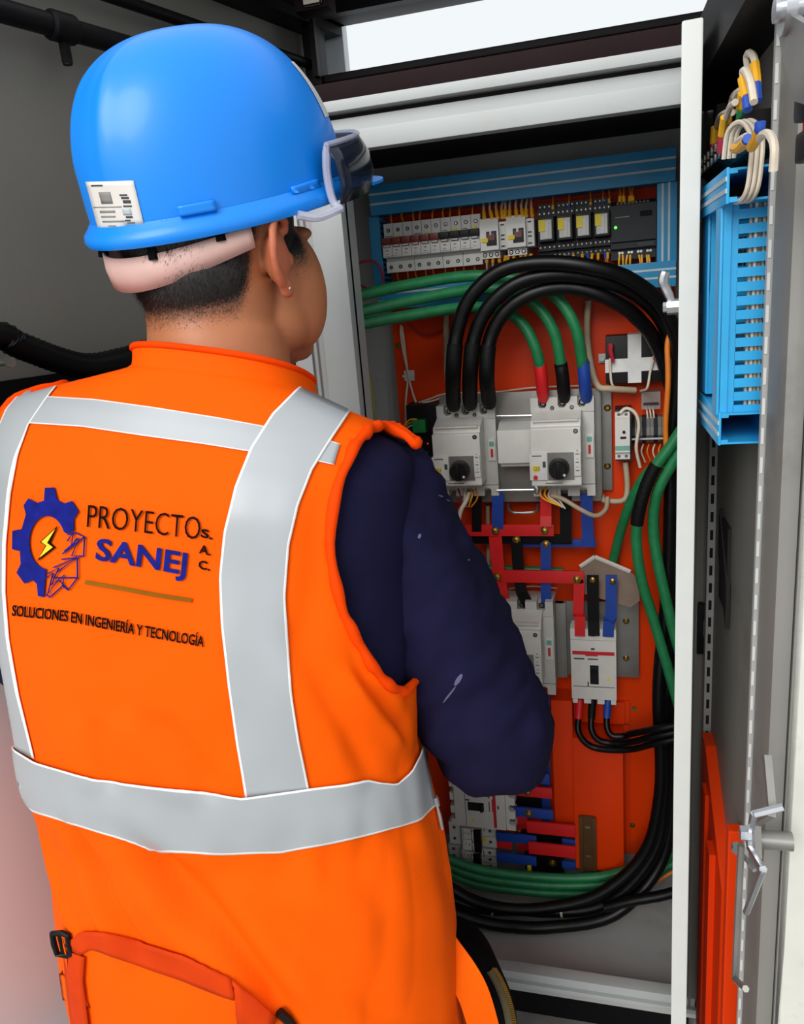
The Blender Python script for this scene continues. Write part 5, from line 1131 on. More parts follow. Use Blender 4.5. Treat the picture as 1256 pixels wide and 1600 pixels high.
# ---- flat things sewn on cloth: sampled on the surface they lie on
def resample(P, n):
    P = [Vector((x, y)) for x, y in P]; d = [0]
    for a, b in zip(P, P[1:]): d.append(d[-1] + (b - a).length)
    out = []
    for k in range(n):
        t = d[-1] * k / (n - 1); i = 0
        while i < len(d) - 2 and d[i + 1] < t: i += 1
        f = (t - d[i]) / max(1e-9, d[i + 1] - d[i]); out.append(P[i].lerp(P[i + 1], f))
    return out
def surf(bvh, px, py, off):
    h = cast(bvh, px, py)
    if h[0] is None:
        q = bvh.find_nearest(dep(px, py, TD)); co, nr = q[0], q[1]
    else: co, nr = h[0], h[1]
    if nr.dot(CAMV - co) < 0: nr = -nr
    return co + nr * off
def patch(bvh, E0, E1, nu, nv, off, name, mats, parent, edge=0, thick=.0008, pinv=None):
    A, B = resample(E0, nv), resample(E1, nv); V = []; F = []; MI = []
    us = [k / (nu - 1) for k in range(nu)]
    if edge: us = [0, .035] + [.035 + .93 * k / (nu - 5) for k in range(1, nu - 5)] + [.965, 1]; nu = len(us)
    for i in range(nv):
        for u in us: p = A[i].lerp(B[i], u); V.append(surf(bvh, p.x, p.y, off))
    for i in range(nv - 1):
        for j in range(nu - 1):
            F.append((i * nu + j, i * nu + j + 1, (i + 1) * nu + j + 1, (i + 1) * nu + j)); MI.append(1 if edge and j in (0, nu - 2) else 0)
    m2 = bpy.data.meshes.new(name); m2.from_pydata(V, [], F); m2.update()
    m2.polygons.foreach_set('material_index', MI); m2.polygons.foreach_set('use_smooth', [True] * len(F))
    for m in mats: m2.materials.append(MATS[m])
    bm2 = bmesh.new(); bm2.from_mesh(m2); bmesh.ops.recalc_face_normals(bm2, faces=bm2.faces[:])
    f0 = bm2.faces[:][0]
    if f0.normal.dot(CAMV - f0.calc_center_median()) < 0: bmesh.ops.reverse_faces(bm2, faces=bm2.faces[:])
    bm2.to_mesh(m2); bm2.free()
    o = bpy.data.objects.new(name, m2); COL.objects.link(o)
    if parent: o.parent = parent
    s2 = o.modifiers.new('s', 'SOLIDIFY'); s2.thickness = thick; s2.offset = 1
    return o
R_ = ['reflective', 'reflective_edge']
yoke = patch(VBVH, [(74, 621), (150, 625), (240, 637), (340, 653), (420, 668)], [(40, 662), (130, 668), (225, 682), (320, 695), (400, 708)], 12, 40, .0012, 'yoke_stripe', R_, vest, 1)
patch(VBVH, [(500, 684), (531, 695)], [(484, 719), (521, 727)], 9, 6, .0012, 'yoke_stripe_end', R_, vest, 1)
patch(VBVH, [(466, 607), (425, 648), (392, 700), (368, 760), (351, 830), (344, 900), (347, 980), (357, 1070), (370, 1160), (384, 1244)], [(546, 645), (516, 690), (488, 735), (466, 790), (452, 850), (446, 930), (449, 1000), (456, 1080), (468, 1160), (483, 1234)], 14, 70, .0022, 'shoulder_strap_stripe', R_, vest, 1)
lst = patch(VBVH, [(44, 604), (12, 640), (-14, 700), (-24, 780), (-26, 850), (-24, 920), (-18, 990), (-4, 1060), (4, 1100), (14, 1158)], [(106, 584), (76, 622), (47, 664), (30, 712), (19, 772), (12, 850), (11, 925), (17, 1000), (32, 1085), (56, 1184)], 14, 70, .0022, 'shoulder_strap_stripe', R_, vest, 1)
# towards the flank the strap keeps its width along the cloth
_E1 = resample([(106, 584), (76, 622), (47, 664), (30, 712), (19, 772), (12, 850), (11, 925), (17, 1000), (32, 1085), (56, 1184)], 70)
_nu = len(lst.data.vertices) // 70
for i in range(70):
    h = cast(VBVH, _E1[i].x, _E1[i].y); k = sm(.16, .30, i / 69)
    if h[0] is None or k == 0: continue
    ri, j = divmod(h[2], NPH); ph = 2 * math.pi * (j + .5) / NPH; row = rows[ri]
    p0 = vest_point(row, ph); wd_ = .064 - .022 * sm(.8, 1.0, i / 69); dph = wd_ / max(1e-4, (vest_point(row, ph - .02) - p0).length / .02)
    for q in range(_nu):
        u = (q / (_nu - 1)); u = (1 - u) ; pt = vest_point(row, ph - dph * u) + (h[0] - p0) * (1 - u)
        n_ = VBVH.find_nearest(pt); nn = n_[1]
        if nn.dot(n_[0] - T - UPV * n_[0].z) < 0: nn = -nn
        v_ = lst.data.vertices[i * _nu + q]; v_.co = v_.co.lerp(n_[0] + nn * .0022, k)
lst.data.update()
patch(VBVH, [(11, 1158), (60, 1188), (150, 1214), (250, 1226), (330, 1236), (380, 1243), (480, 1229), (570, 1217), (615, 1224), (638, 1204), (650, 1180), (655, 1166)], [(18, 1240), (60, 1266), (100, 1278), (200, 1310), (235, 1324), (330, 1331), (440, 1328), (500, 1317), (560, 1305), (620, 1289), (652, 1281), (676, 1258)], 16, 90, .0042, 'waist_stripe', R_, vest, 1)
# lettering and logo
def lay(pts2d, tris, name, m, parent, off=.0018, thick=.0007, bvh=None):
    b0_ = bmesh.new(); vv = [b0_.verts.new((x, y, 0)) for x, y in pts2d]
    for t in tris:
        try: b0_.faces.new([vv[i] for i in t])
        except ValueError: pass
    for _ in range(3):
        le = [e for e in b0_.edges if e.calc_length() > 9]
        if not le: break
        bmesh.ops.subdivide_edges(b0_, edges=le, cuts=1); bmesh.ops.triangulate(b0_, faces=b0_.faces[:])
    b0_.verts.index_update(); V = [surf(bvh or VBVH, v.co.x, v.co.y, off) for v in b0_.verts]; tris = [tuple(v.index for v in f.verts) for f in b0_.faces]; b0_.free()
    m2 = bpy.data.meshes.new(name); m2.from_pydata(V, [], tris); m2.update(); m2.materials.append(MATS[m])
    bm2 = bmesh.new(); bm2.from_mesh(m2)
    for f in bm2.faces:
        f.normal_update()
        if f.normal.dot(CAMV - f.calc_center_median()) < 0: f.normal_flip()
    bm2.to_mesh(m2); bm2.free()
    o = bpy.data.objects.new(name, m2); COL.objects.link(o); o.parent = parent
    s2 = o.modifiers.new('s', 'SOLIDIFY'); s2.thickness = thick; s2.offset = 1
    return o
def lay_text(txt, base, up, name, m, parent, bold=0., off=.0018, bvh=None):
    """text fitted along a baseline polyline (picture of it as sewn), cap height vector up"""
    cu = bpy.data.curves.new('t', 'FONT'); cu.body = txt; cu.size = 1; cu.offset = bold; cu.resolution_u = 3
    to = bpy.data.objects.new('t', cu); m2 = bpy.data.meshes.new_from_object(to); bpy.data.objects.remove(to)
    bm2 = bmesh.new(); bm2.from_mesh(m2); bmesh.ops.triangulate(bm2, faces=bm2.faces[:])
    xs = [v.co.x for v in bm2.verts]; x0, x1 = min(xs), max(xs); H = .70; B = resample(base, 60)
    bm2.verts.index_update(); pts = []
    for v in bm2.verts:
        u = (v.co.x - x0) / (x1 - x0) * 59; i = min(58, int(u)); b = B[i].lerp(B[i + 1], u - i)
        pts.append((b.x + up[0] * v.co.y / H, b.y + up[1] * v.co.y / H))
    tr = [tuple(v.index for v in f.verts) for f in bm2.faces]; bm2.free(); bpy.data.meshes.remove(m2)
    return lay(pts, tr, name, m, parent, off, bvh=bvh)
K = 360 / 1256
def kp(L): return [(x * K, 730 + y * K) for x, y in L]
lay_text('PROYECTO', [(138, 823), (200, 829), (313, 843)], (2.5, -36), 'lettering', 'thread_black', vest, bold=-.012)
lay_text('SANEJ', [(151, 873), (220, 884), (291, 897)], (3.5, -33), 'lettering', 'thread_blue', vest, bold=.022)
for t, b in (('S.', [(315, 838), (333, 842)]), ('A.', [(312, 863), (330, 867)]), ('C.', [(311, 887), (329, 891)])): lay_text(t, b, (1, -13), 'lettering', 'thread_black', vest, bold=.02)
lay_text('SOLUCIONES EN INGENIERÍA Y TECNOLOGÍA', [(22, 961), (107, 970), (211, 990), (319, 1010)], (1, -16.5), 'lettering', 'thread_black', vest, bold=.010)
def tri(P): return [tuple(t) for t in tessellate_polygon([[Vector((x, y, 0)) for x, y in P]])]
cx, cy, rx_, ry_ = 268, 408, 98, 145
inner = [(cx + rx_ * math.cos(t), cy + ry_ * math.sin(t)) for t in np.linspace(math.radians(-24), math.radians(-266), 30)]
G = [(255, 110), (305, 110), (322, 178), (358, 195), (400, 182), (437, 238), (410, 282), (412, 340), (376, 362)] + inner + [(258, 580), (250, 706), (218, 700), (212, 635), (190, 612), (145, 632), (102, 572), (125, 525), (120, 455), (78, 445), (80, 345), (130, 335), (152, 255), (140, 205), (165, 168), (210, 192), (250, 180)]
G = kp(G); lay(G, tri(G), 'gear_emblem', 'thread_blue', vest)
def stroke(P, wd):
    P = [Vector(p) for p in P]; L_, R2 = [], []
    for i, p in enumerate(P):
        t = (P[min(i + 1, len(P) - 1)] - P[max(i - 1, 0)]).normalized(); n = Vector((-t.y, t.x)) * wd / 2; L_.append(p + n); R2.append(p - n)
    pts = [(v.x, v.y) for v in L_ + R2]; n = len(P); return pts, [q for i in range(n - 1) for q in ((i, i + 1, n + i + 1), (i, n + i + 1, n + i))]
LN_ = [[(378, 365), (425, 355), (470, 378), (465, 482), (430, 490), (432, 600), (380, 668), (350, 645), (280, 708), (262, 690)], [(376, 400), (410, 345), (398, 425), (468, 378), (350, 470)], [(360, 455), (440, 385), (400, 480), (465, 482)], [(300, 545), (430, 490), (330, 560), (300, 600), (432, 600)], [(265, 580), (330, 545), (290, 640), (360, 585), (350, 645)], [(258, 600), (300, 575), (270, 690), (330, 610), (380, 668)], [(345, 500), (430, 490)], [(400, 425), (430, 385)]]
pts, tr = [], []
for l in LN_:
    p_, t_ = stroke(kp(l), 2.0); o_ = len(pts); pts += p_; tr += [tuple(i + o_ for i in q) for q in t_]
lay(pts, tr, 'gear_lines', 'thread_blue', vest, off=.0020)
Bz = kp([(322, 318), (228, 406), (258, 424), (214, 510), (310, 436), (282, 410)]); lay(Bz, tri(Bz), 'lightning_bolt', 'thread_black', vest, off=.0016)
Bz = kp([(314, 334), (240, 404), (268, 424), (230, 490), (300, 434), (270, 410)]); lay(Bz, tri(Bz), 'lightning_bolt', 'thread_yellow', vest, off=.0026)
p_, t_ = stroke(resample(kp([(472, 624), (700, 664), (860, 695), (1048, 724)]), 16), 6.2); lay(p_, t_, 'gold_bar', 'thread_gold', vest)
# webbing on the back of the vest and pocket flap
patch(VBVH, [(104, 1475), (130, 1452), (160, 1453), (220, 1468), (290, 1490), (362, 1528)], [(128, 1490), (145, 1480), (165, 1486), (220, 1507), (290, 1530), (367, 1560)], 6, 30, .0028, 'webbing', ['vest_tape'], vest)
patch(VBVH, [(104, 1480), (108, 1530), (118, 1610)], [(136, 1492), (134, 1530), (144, 1610)], 5, 20, .0036, 'webbing', ['vest_tape'], vest)
patch(VBVH, [(362, 1528), (368, 1560), (376, 1610)], [(430, 1588), (425, 1600), (420, 1625)], 6, 14, .0036, 'webbing', ['vest_tape'], vest)
patch(VBVH, [(66, 1515), (70, 1540), (80, 1610)], [(104, 1522), (108, 1550), (116, 1610)], 5, 14, .0018, 'pocket_flap', ['vest_flap'], vest)
def vtube(pts, r, name, m, off=.003, n=8, closed=False):
    mb = MB(); mb.tube([surf(VBVH, x, y, off) for x, y in pts], r, n, closed=closed); return vchild(mb, name, m)
bc = surf(VBVH, 82, 1488, .006); u_ = (VL * .9 + VD * -.35).normalized()
mb = MB(); mb.tube([bc + u_ * a_ + UPV * b_ for a_, b_ in ((-.011, -.013), (-.012, 0), (-.011, .013), (.0, .0145), (.006, .012), (.005, 0), (.006, -.012), (0, -.0145))], .0032, 8, closed=True); mb.tube([bc - u_ * .004 + UPV * z_ for z_ in (-.013, .013)], .002, 6); vchild(mb, 'buckle', 'black_plastic')
b2 = surf(VBVH, 108, 1496, .004); mb = MB(); dv_ = b2 - bc; mb.extr([bc - UPV * .011, b2 - UPV * .013, b2 + UPV * .011, bc + UPV * .010], (VD * -.002)); vchild(mb, 'buckle_strap', 'vest_flap', smooth=False)
vtube([(432, 1580), (450, 1590), (460, 1604)], .005, 'buckle', 'black_plastic', .005, 6)
# side zip and tie strap on the right flank
mb = MB(); P = [surf(VBVH, x, y, .004) for x, y in ((675, 1244), (678, 1258), (682, 1275), (686, 1294))]; mb.tube(P[:2], .0035, 8); mb.tube([P[1], P[2], P[3]], [.0016, .0026, .0022], 8); vchild(mb, 'zip_pull', 'zinc')
st = [dep(*p) for p in ((690, 1475, .90), (722, 1520, .895), (742, 1560, .90), (762, 1630, .92))]
mb = MB(); st = cr(st, 6); sv = []
for i, q in enumerate(st):
    u = (st[min(i + 1, len(st) - 1)] - st[max(i - 1, 0)]).normalized(); s = u.cross(VD).normalized() * .018; sv += [q - s, q + s, q + s - VD * .003, q - s - VD * .003]
mb.poly(sv, [(i * 4 + k, i * 4 + (k + 1) % 4, i * 4 + 4 + (k + 1) % 4, i * 4 + 4 + k) for i in range(len(st) - 1) for k in range(4)] + [(0, 1, 2, 3)])
vchild(mb, 'side_strap', 'vest_flap')

# ---- head frame
HY = math.radians(20); HP = math.radians(6)
HF0 = Vector((math.sin(HY), math.cos(HY), 0)); HR = Vector((math.cos(HY), -math.sin(HY), 0)); UPV = Vector((0, 0, 1))
HF = HF0 * math.cos(HP) + UPV * math.sin(HP); HU = UPV * math.cos(HP) - HF0 * math.sin(HP)
EAR = dep(450, 400, .757); HC = EAR - HR * .086 - HF0 * .002
def hm(fr, c): R3 = Matrix((HR, fr[0], fr[1])).transposed().to_4x4(); return Matrix.Translation(c) @ R3
HM = hm((HF, HU), HC)
def hp(x, y, z): return HM @ Vector((x, y, z))

# right arm path (sleeve) and hand
SA = [dep(562, 716, .825), dep(585, 775, .837), dep(624, 880, .855), dep(682, 985, .872), dep(735, 1075, .888), dep(766, 1140, .905)]
EL = SA[-1]
best = None
for k in range(200):
    q = dep(742, 1085, .9 + k * .003)
    if abs((q - EL).length - .235) < .004: best = q
WR = best or EL + PF * .235
HD = (WR - EL).normalized()
SLL = [T + VL * c0 + PR * -.180 + UPV * 1.345, T + VL * c0 + PR * -.225 + PF * .02 + UPV * 1.28, T + VL * c0 + PR * -.235 + PF * .05 + UPV * 1.12, T + VL * c0 + PR * -.20 + PF * .16 + UPV * 1.08]
WL = T + VL * c0 + PR * -.06 + PF * .31 + UPV * 1.16
# body: one continuous surface
mb = MB()
def hball(x, y, z, rx, ry, rz):
    q = bmesh.ops.create_uvsphere(mb.bm, u_segments=28, v_segments=18, radius=1); bmesh.ops.transform(mb.bm, matrix=HM @ Matrix.Translation((x, y, z)) @ Matrix.Diagonal((rx, ry, rz, 1)), verts=q['verts'])
hball(0, -.012, .045, .076, .098, .088)          # cranium
hball(0, -.034, -.005, .069, .066, .060)           # occiput
hball(0, .034, -.03, .069, .064, .085)           # face
hball(0, .055, -.078, .046, .040, .040)          # jaw
hball(0, .083, -.100, .022, .016, .018)          # chin
for s in (-1, 1):
    hball(s * .043, .050, -.036, .029, .038, .062); hball(s * .044, .024, -.060, .024, .040, .036)   # cheekbone, jaw angle
    hball(s * .026, .082, .018, .024, .014, .009)                                                    # brow
    hball(s * .030, .080, .002, .013, .012, .010)                                                    # eyelid
    hball(s * .014, .106, -.044, .009, .010, .008)                                                   # nostril
    # ear: bowl, rim, lobe
    hball(s * .076, -.004, .0, .010, .016, .026)
    rim = [(.076, .012, .020), (.082, .010, .030), (.088, -.002, .036), (.092, -.016, .032), (.094, -.023, .018), (.092, -.024, .0), (.088, -.018, -.016), (.083, -.008, -.028), (.079, .002, -.032)]
    mb.tube(cr([hp(s * x, y, z) for x, y, z in rim], 4), .0048, 8); hball(s * .081, -.003, -.030, .006, .009, .010); hball(s * .082, -.012, .0, .005, .010, .024)
    hball(s * .079, .012, -.004, .004, .004, .008)
mb.tube([hp(0, .090, .015), hp(0, .102, -.02), hp(0, .111, -.042), hp(0, .102, -.050)], [.008, .010, .012, .008], 10)
hball(0, .098, -.068, .024, .010, .006); hball(0, .096, -.077, .021, .010, .007)
NB = T + VL * NCX + PF * .02 + UPV * 1.40
mb.tube(cr([hp(0, -.022, -.01), hp(-.004, -.028, -.06), NB.lerp(hp(-.004, -.032, -.08), .45), NB, NB - UPV * .06], 4), [.068] * 5 + [.071] * 4 + [.073] * 4 + [.078] * 3 + [.09], 72)
mb.tube([NB - UPV * (.085 + .19 * x) + PR * x for x in (-.12, -.07, 0, .07, .12)], [.04, .055, .065, .055, .04], 16)
tor = [(1.34, .15, .085), (1.25, .155, .095), (1.12, .145, .095), (1.0, .14, .09), (.92, .15, .1), (.84, .15, .1)]
rg = []
for z, a, b in tor: rg.append([mb.bm.verts.new(T + VL * c0 + PR * a * math.cos(t) + PF * b * math.sin(t) + UPV * z) for t in np.linspace(0, 2 * math.pi, 24, endpoint=False)])
for A, B in zip(rg, rg[1:]):
    for j in range(24): mb.bm.faces.new((A[j], A[(j + 1) % 24], B[(j + 1) % 24], B[j]))
mb.bm.faces.new(rg[0]); mb.bm.faces.new(rg[-1][::-1])
SHR = SA[0]
mb.tube(cr([T + VL * c0 + PR * .08 + UPV * 1.27, SHR - UPV * .03, SA[2], SA[4], EL], 4), [.05] * 4 + [.038] * 2 + [.045] * 6 + [.042] * 5, 14); mb.tube([EL, EL.lerp(WR, .4), WR], [.042, .038, .027], 14)
mb.tube(cr([T + VL * c0 + PR * -.08 + UPV * 1.29] + SLL, 4), [.05] * 4 + [.034] * 3 + [.044] * 9 + [.042], 14); mb.tube([SLL[-1], SLL[-1].lerp(WL, .4), WL], [.042, .036, .027], 14)
def hand(Wp, d, palm_n, side):
    s = d.cross(palm_n).normalized() * side; n = palm_n.normalized(); c = Wp + d * .045
    mb.tube([Wp - d * .01, Wp + d * .02, Wp + d * .05, Wp + d * .085], [.024, .024, .026, .022], 14)
    mb.tube([Wp + d * .02 + s * .02, Wp + d * .085 + s * .028], [.016, .014], 10); mb.tube([Wp + d * .02 - s * .016, Wp + d * .08 - s * .026], [.016, .013], 10)
    for k, (o, L3) in enumerate(((.030, .072), (.011, .080), (-.009, .075), (-.028, .058))):
        b = Wp + d * (.084 if k < 3 else .076) + s * o
        p1 = b + d * L3 * .42 + n * .006; p2 = p1 + d * L3 * .22 + n * L3 * .20; p3 = p2 + d * L3 * .08 + n * L3 * .24
        mb.tube(cr([b - d * .01, p1, p2, p3], 4), [.0088] * 8 + [.0078] * 4 + [.0068], 10)
    b = Wp + d * .028 + s * .026; mb.tube(cr([b, b + d * .026 + s * .018 + n * .010, b + d * .052 + s * .016 + n * .022, b + d * .070 + s * .006 + n * .030], 4), [.0125] * 4 + [.0105] * 4 + [.0092] * 4 + [.008], 10)
hand(WR, HD, (Vector((-.5, 0, -.85)) - HD * Vector((-.5, 0, -.85)).dot(HD)).normalized(), -1)
dl = (WL - SLL[-1]).normalized(); hand(WL, dl, (Vector((.5, 0, -.85)) - dl * Vector((.5, 0, -.85)).dot(dl)).normalized(), 1)
for s in (-1, 1):
    hip = T + VL * c0 + PR * s * .085 + UPV * .86; kn = T + PR * s * .10 + PF * .03 + UPV * .48; an = T + PR * s * .11 - PF * .01 + UPV * .09
    mb.tube(cr([hip, kn, an], 6), list(np.linspace(.085, .055, 7)) + list(np.linspace(.054, .038, 6)), 16)
    mb.tube([an - UPV * .03 - PF * .03, an - UPV * .045 + PF * .06, an - UPV * .06 + PF * .15], [.035, .034, .024], 12)
body = mb.build('body', 'hair')
rm = body.modifiers.new('r', 'REMESH'); rm.mode = 'VOXEL'; rm.voxel_size = .0027
s3 = body.modifiers.new('sm', 'SMOOTH'); s3.factor = .5; s3.iterations = 7
bpy.context.view_layer.update()
dg = bpy.context.evaluated_depsgraph_get(); me2 = bpy.data.meshes.new_from_object(body.evaluated_get(dg))
body.modifiers.clear(); body.data = me2; me2.name = 'body'
# skin with close-cropped hair as a colour of the scalp
IH = HM.inverted(); NV = len(me2.vertices); co = np.empty(NV * 3); me2.vertices.foreach_get('co', co); co = co.reshape(-1, 3)
M3 = np.array(IH); lc = co @ M3[:3, :3].T + M3[:3, 3]
x_, y_, z_ = lc[:, 0], lc[:, 1], lc[:, 2]
def ss(e0, e1, v): t = np.clip((v - e0) / (e1 - e0), 0, 1); return t * t * (3 - 2 * t)
hl = -.062 + .085 * ss(-.055, -.005, y_)         # nape line rising towards the ear
mask = ss(0, .055, z_ - hl) * ss(.03, .0, y_)
side = ss(-.030, .02, z_) * ss(.008, .02, y_) * ss(.064, .042, y_)         # sideburn
top = ss(.04, .07, z_)
mask = np.clip(np.maximum(np.maximum(mask, side), top) * ss(-.2, -.1, z_), 0, 1)
far = (np.abs(x_) < .12) & (z_ > -.15) & (np.abs(y_) < .2); mask = np.where(far, mask, 0)
ear = (np.abs(x_) > .0785) & (z_ < .05) & (np.abs(y_ + .005) < .04); mask = np.where(ear, 0, mask)
at_ = me2.attributes.new('hairline', 'FLOAT', 'POINT'); at_.data.foreach_set('value', mask.astype(np.float32))
red = np.where(ear, .55, 0) + .0; a2 = me2.attributes.new('flush', 'FLOAT', 'POINT'); a2.data.foreach_set('value', red.astype(np.float32))
sk = bpy.data.materials.new('skin'); sk.use_nodes = True; nt = sk.node_tree; b = nt.nodes['Principled BSDF']; b.inputs['Roughness'].default_value = .5
b.inputs['Subsurface Weight'].default_value = .12; b.inputs['Subsurface Radius'].default_value = (.012, .005, .003); b.inputs['Subsurface Scale'].default_value = .5
A1 = nt.nodes.new('ShaderNodeAttribute'); A1.attribute_name = 'hairline'; A2 = nt.nodes.new('ShaderNodeAttribute'); A2.attribute_name = 'flush'
tc = nt.nodes.new('ShaderNodeTexCoord'); nz = nt.nodes.new('ShaderNodeTexNoise'); nz.inputs['Scale'].default_value = 550; nt.links.new(tc.outputs['Object'], nz.inputs['Vector'])
nz2 = nt.nodes.new('ShaderNodeTexNoise'); nz2.inputs['Scale'].default_value = 30; nt.links.new(tc.outputs['Object'], nz2.inputs['Vector'])
m1 = nt.nodes.new('ShaderNodeMixRGB'); m1.inputs[1].default_value = lin('#bd7a52') + (1,); m1.inputs[2].default_value = lin('#a9663f') + (1,); nt.links.new(nz2.outputs['Fac'], m1.inputs[0])
m2_ = nt.nodes.new('ShaderNodeMixRGB'); m2_.inputs[2].default_value = lin('#c8664a') + (1,); nt.links.new(A2.outputs['Fac'], m2_.inputs[0]); nt.links.new(m1.outputs[0], m2_.inputs[1])
ad = nt.nodes.new('ShaderNodeMath'); ad.operation = 'MULTIPLY_ADD'; ad.inputs[1].default_value = .7; nt.links.new(nz.outputs['Fac'], ad.inputs[0]); nt.links.new(A1.outputs['Fac'], ad.inputs[2])
rp = nt.nodes.new('ShaderNodeValToRGB'); rp.color_ramp.elements[0].position = .45; rp.color_ramp.elements[1].position = 1.0; nt.links.new(ad.outputs[0], rp.inputs[0])
m3 = nt.nodes.new('ShaderNodeMixRGB'); m3.inputs[2].default_value = lin('#17100d') + (1,); nt.links.new(rp.outputs[0], m3.inputs[0]); nt.links.new(m2_.outputs[0], m3.inputs[1]); nt.links.new(m3.outputs[0], b.inputs['Base Color'])
me2.materials.clear(); me2.materials.append(sk); me2.polygons.foreach_set('use_smooth', [True] * len(me2.polygons)); ppart(body)
# short hairs
rnd = random.Random(5); HVt, HFc = [], []
cand = np.where((mask > .12) & far & (z_ < .07))[0]; nr = np.empty(NV * 3); me2.vertices.foreach_get('normal', nr) if hasattr(me2.vertices[0], 'normal') else None; nr = nr.reshape(-1, 3)
for _ in range(9000):
    i = int(cand[rnd.randrange(len(cand))]); m_ = mask[i]
    if rnd.random() > m_ ** 1.3: continue
    p = Vector(co[i]); n = Vector(nr[i]); L3 = .002 + .005 * m_ * rnd.random(); dn = (-HU * .8 - HF * .5 + Vector((rnd.uniform(-.5, .5), rnd.uniform(-.5, .5), rnd.uniform(-.3, .3)))).normalized()
    e_ = p + n * L3 * .35 + dn * L3; sd_ = n.cross(dn); sd_ = sd_.normalized() * .00025 if sd_.length > 1e-4 else HR * .0002
    k = len(HVt); HVt += [p - sd_, p + sd_, e_]; HFc.append((k, k + 1, k + 2))
mh = bpy.data.meshes.new('hair'); mh.from_pydata(HVt, [], HFc); mh.materials.append(MATS['hair']); ho = bpy.data.objects.new('hair', mh); COL.objects.link(ho); ho['kind'] = 'stuff'; ppart(ho)
for s in (-1, 1):
    mb = MB(); mb.ball(hp(s * .030, .080, .001), .0115); ppart(mb.build('eye', 'eye_white'))
mb = MB(); p = hp(.0855, -.004, -.030); mb.ball(p, .0022, 0, 10, 8); ppart(mb.build('ear_stud', 'zinc'))

# sleeves, shirt, trousers, boots
def sleeve(P, R, name, folds):
    Q = cr(P, 10); k = len(Q); rr = []
    mb = MB(); mb.tube(Q, [R[min(len(R) - 1, i * (len(R) - 1) // (k - 1))] if False else np.interp(i / (k - 1), np.linspace(0, 1, len(R)), R) for i in range(k)], 44)
    for v in mb.bm.verts:
        c = v.co; d = folds * (.010 * (abs(noise.noise(Vector((c.x * 16 + c.z * 9, c.y * 16, c.z * 13)))) - .25) + .005 * noise.noise(Vector((c.x * 40 - c.z * 25, c.y * 40, c.z * 34))))
        near = min(Q, key=lambda q: (q - c).length_squared); u = c - near
        if u.length > 1e-5: v.co = c + u.normalized() * d
    o = mb.build(name, 'navy_cloth', ang=3); ppart(o); return o
FW = [EL.lerp(WR, f) for f in (.25, .55, .9)]
sleeve(SA + FW, [.056, .072, .084, .083, .0765, .074, .068, .058, .044], 'sleeve', 1.25)
_so = [o for o in person.children if o.name.startswith('sleeve')][0]; SLB = BVHTree.FromPolygons([v.co.copy() for v in _so.data.vertices], [tuple(p.vertices) for p in _so.data.polygons])
for (x_0, y_0, ln, wd_, an) in ((716, 1062, 22, 7, -1.0), (702, 1085, 34, 3, -.9), (688, 775, 9, 2.5, .3), (700, 782, 7, 2, .5), (655, 838, 8, 5, -1.2), (732, 875, 4, 3, 0), (735, 745, 6, 2, .4)):
    dx_, dy_ = math.cos(an), math.sin(an); P_ = [(x_0 + dx_ * ln / 2 * math.cos(t) - dy_ * wd_ / 2 * math.sin(t), y_0 + dy_ * ln / 2 * math.cos(t) + dx_ * wd_ / 2 * math.sin(t)) for t in np.linspace(0, 2 * math.pi, 10, endpoint=False)]
    lay(P_, tri(P_), 'paint_smudge', 'smudge', _so, off=.0004, thick=.0002, bvh=SLB)
sleeve(SLL + [SLL[-1].lerp(WL, .4), SLL[-1].lerp(WL, .85)], [.045, .066, .066, .062, .056, .044], 'sleeve', .8)
for s in (-1, 1):
    hip = T + VL * c0 + PR * s * .09 + UPV * .90; kn = T + PR * s * .105 + PF * .03 + UPV * .48; an = T + PR * s * .11 - PF * .01 + UPV * .07
    mb = MB(); mb.tube(cr([hip, kn, an], 10), [.105] * 6 + [.092] * 6 + [.082] * 9, 28)
    for v in mb.bm.verts: v.co += Vector((noise.noise(v.co * 9), noise.noise(v.co * 9 + Vector((5, 0, 0))), 0)) * .008
    ppart(mb.build('trouser_leg', 'navy_cloth', ang=3))
    mb = MB(); c = an; mb.tube([c + UPV * .06, c - UPV * .02], [.052, .055], 18); mb.tube([c - UPV * .035 - PF * .06, c - UPV * .03, c - UPV * .03 + PF * .08, c - UPV * .035 + PF * .17, c - UPV * .04 + PF * .20], [.034, .044, .046, .036, .018], 18)
    mb.extr([c + PR * .045 - PF * .09 - UPV * .07, c + PR * .045 + PF * .2 - UPV * .07, c - PR * .045 + PF * .2 - UPV * .07, c - PR * .045 - PF * .09 - UPV * .07], UPV * .02)
    ppart(mb.build('boot', 'boot'))
SV = []; SF_ = []; srow = [r for r in rows if 1.0 < r[0] < 1.425][::3]
for r in srow:
    r2 = (r[0], r[1] - .011, r[2] - .011, r[3], r[4])
    for j in range(0, NPH, 4): SV.append(vest_point(r2, 2 * math.pi * j / NPH) - UPV * (.008 * sm(1.36, 1.4, r[0])))
nq = NPH // 4
for i in range(len(srow) - 1):
    for j in range(nq): SF_.append((i * nq + j, i * nq + (j + 1) % nq, (i + 1) * nq + (j + 1) % nq, (i + 1) * nq + j))
ms = bpy.data.meshes.new('shirt'); ms.from_pydata(SV, [], SF_); ms.materials.append(MATS['navy_cloth']); ms.polygons.foreach_set('use_smooth', [True] * len(SF_)); osn = bpy.data.objects.new('shirt', ms); COL.objects.link(osn); ppart(osn)
# black shoulder of the shirt showing inside the collar on the far side
mb = MB(); c = NB + PF * .03 + PR * .015; mb.ball(c + UPV * .005, (.06, .055, .05)); ppart(mb.build('shirt_collar', 'dark_cloth'))

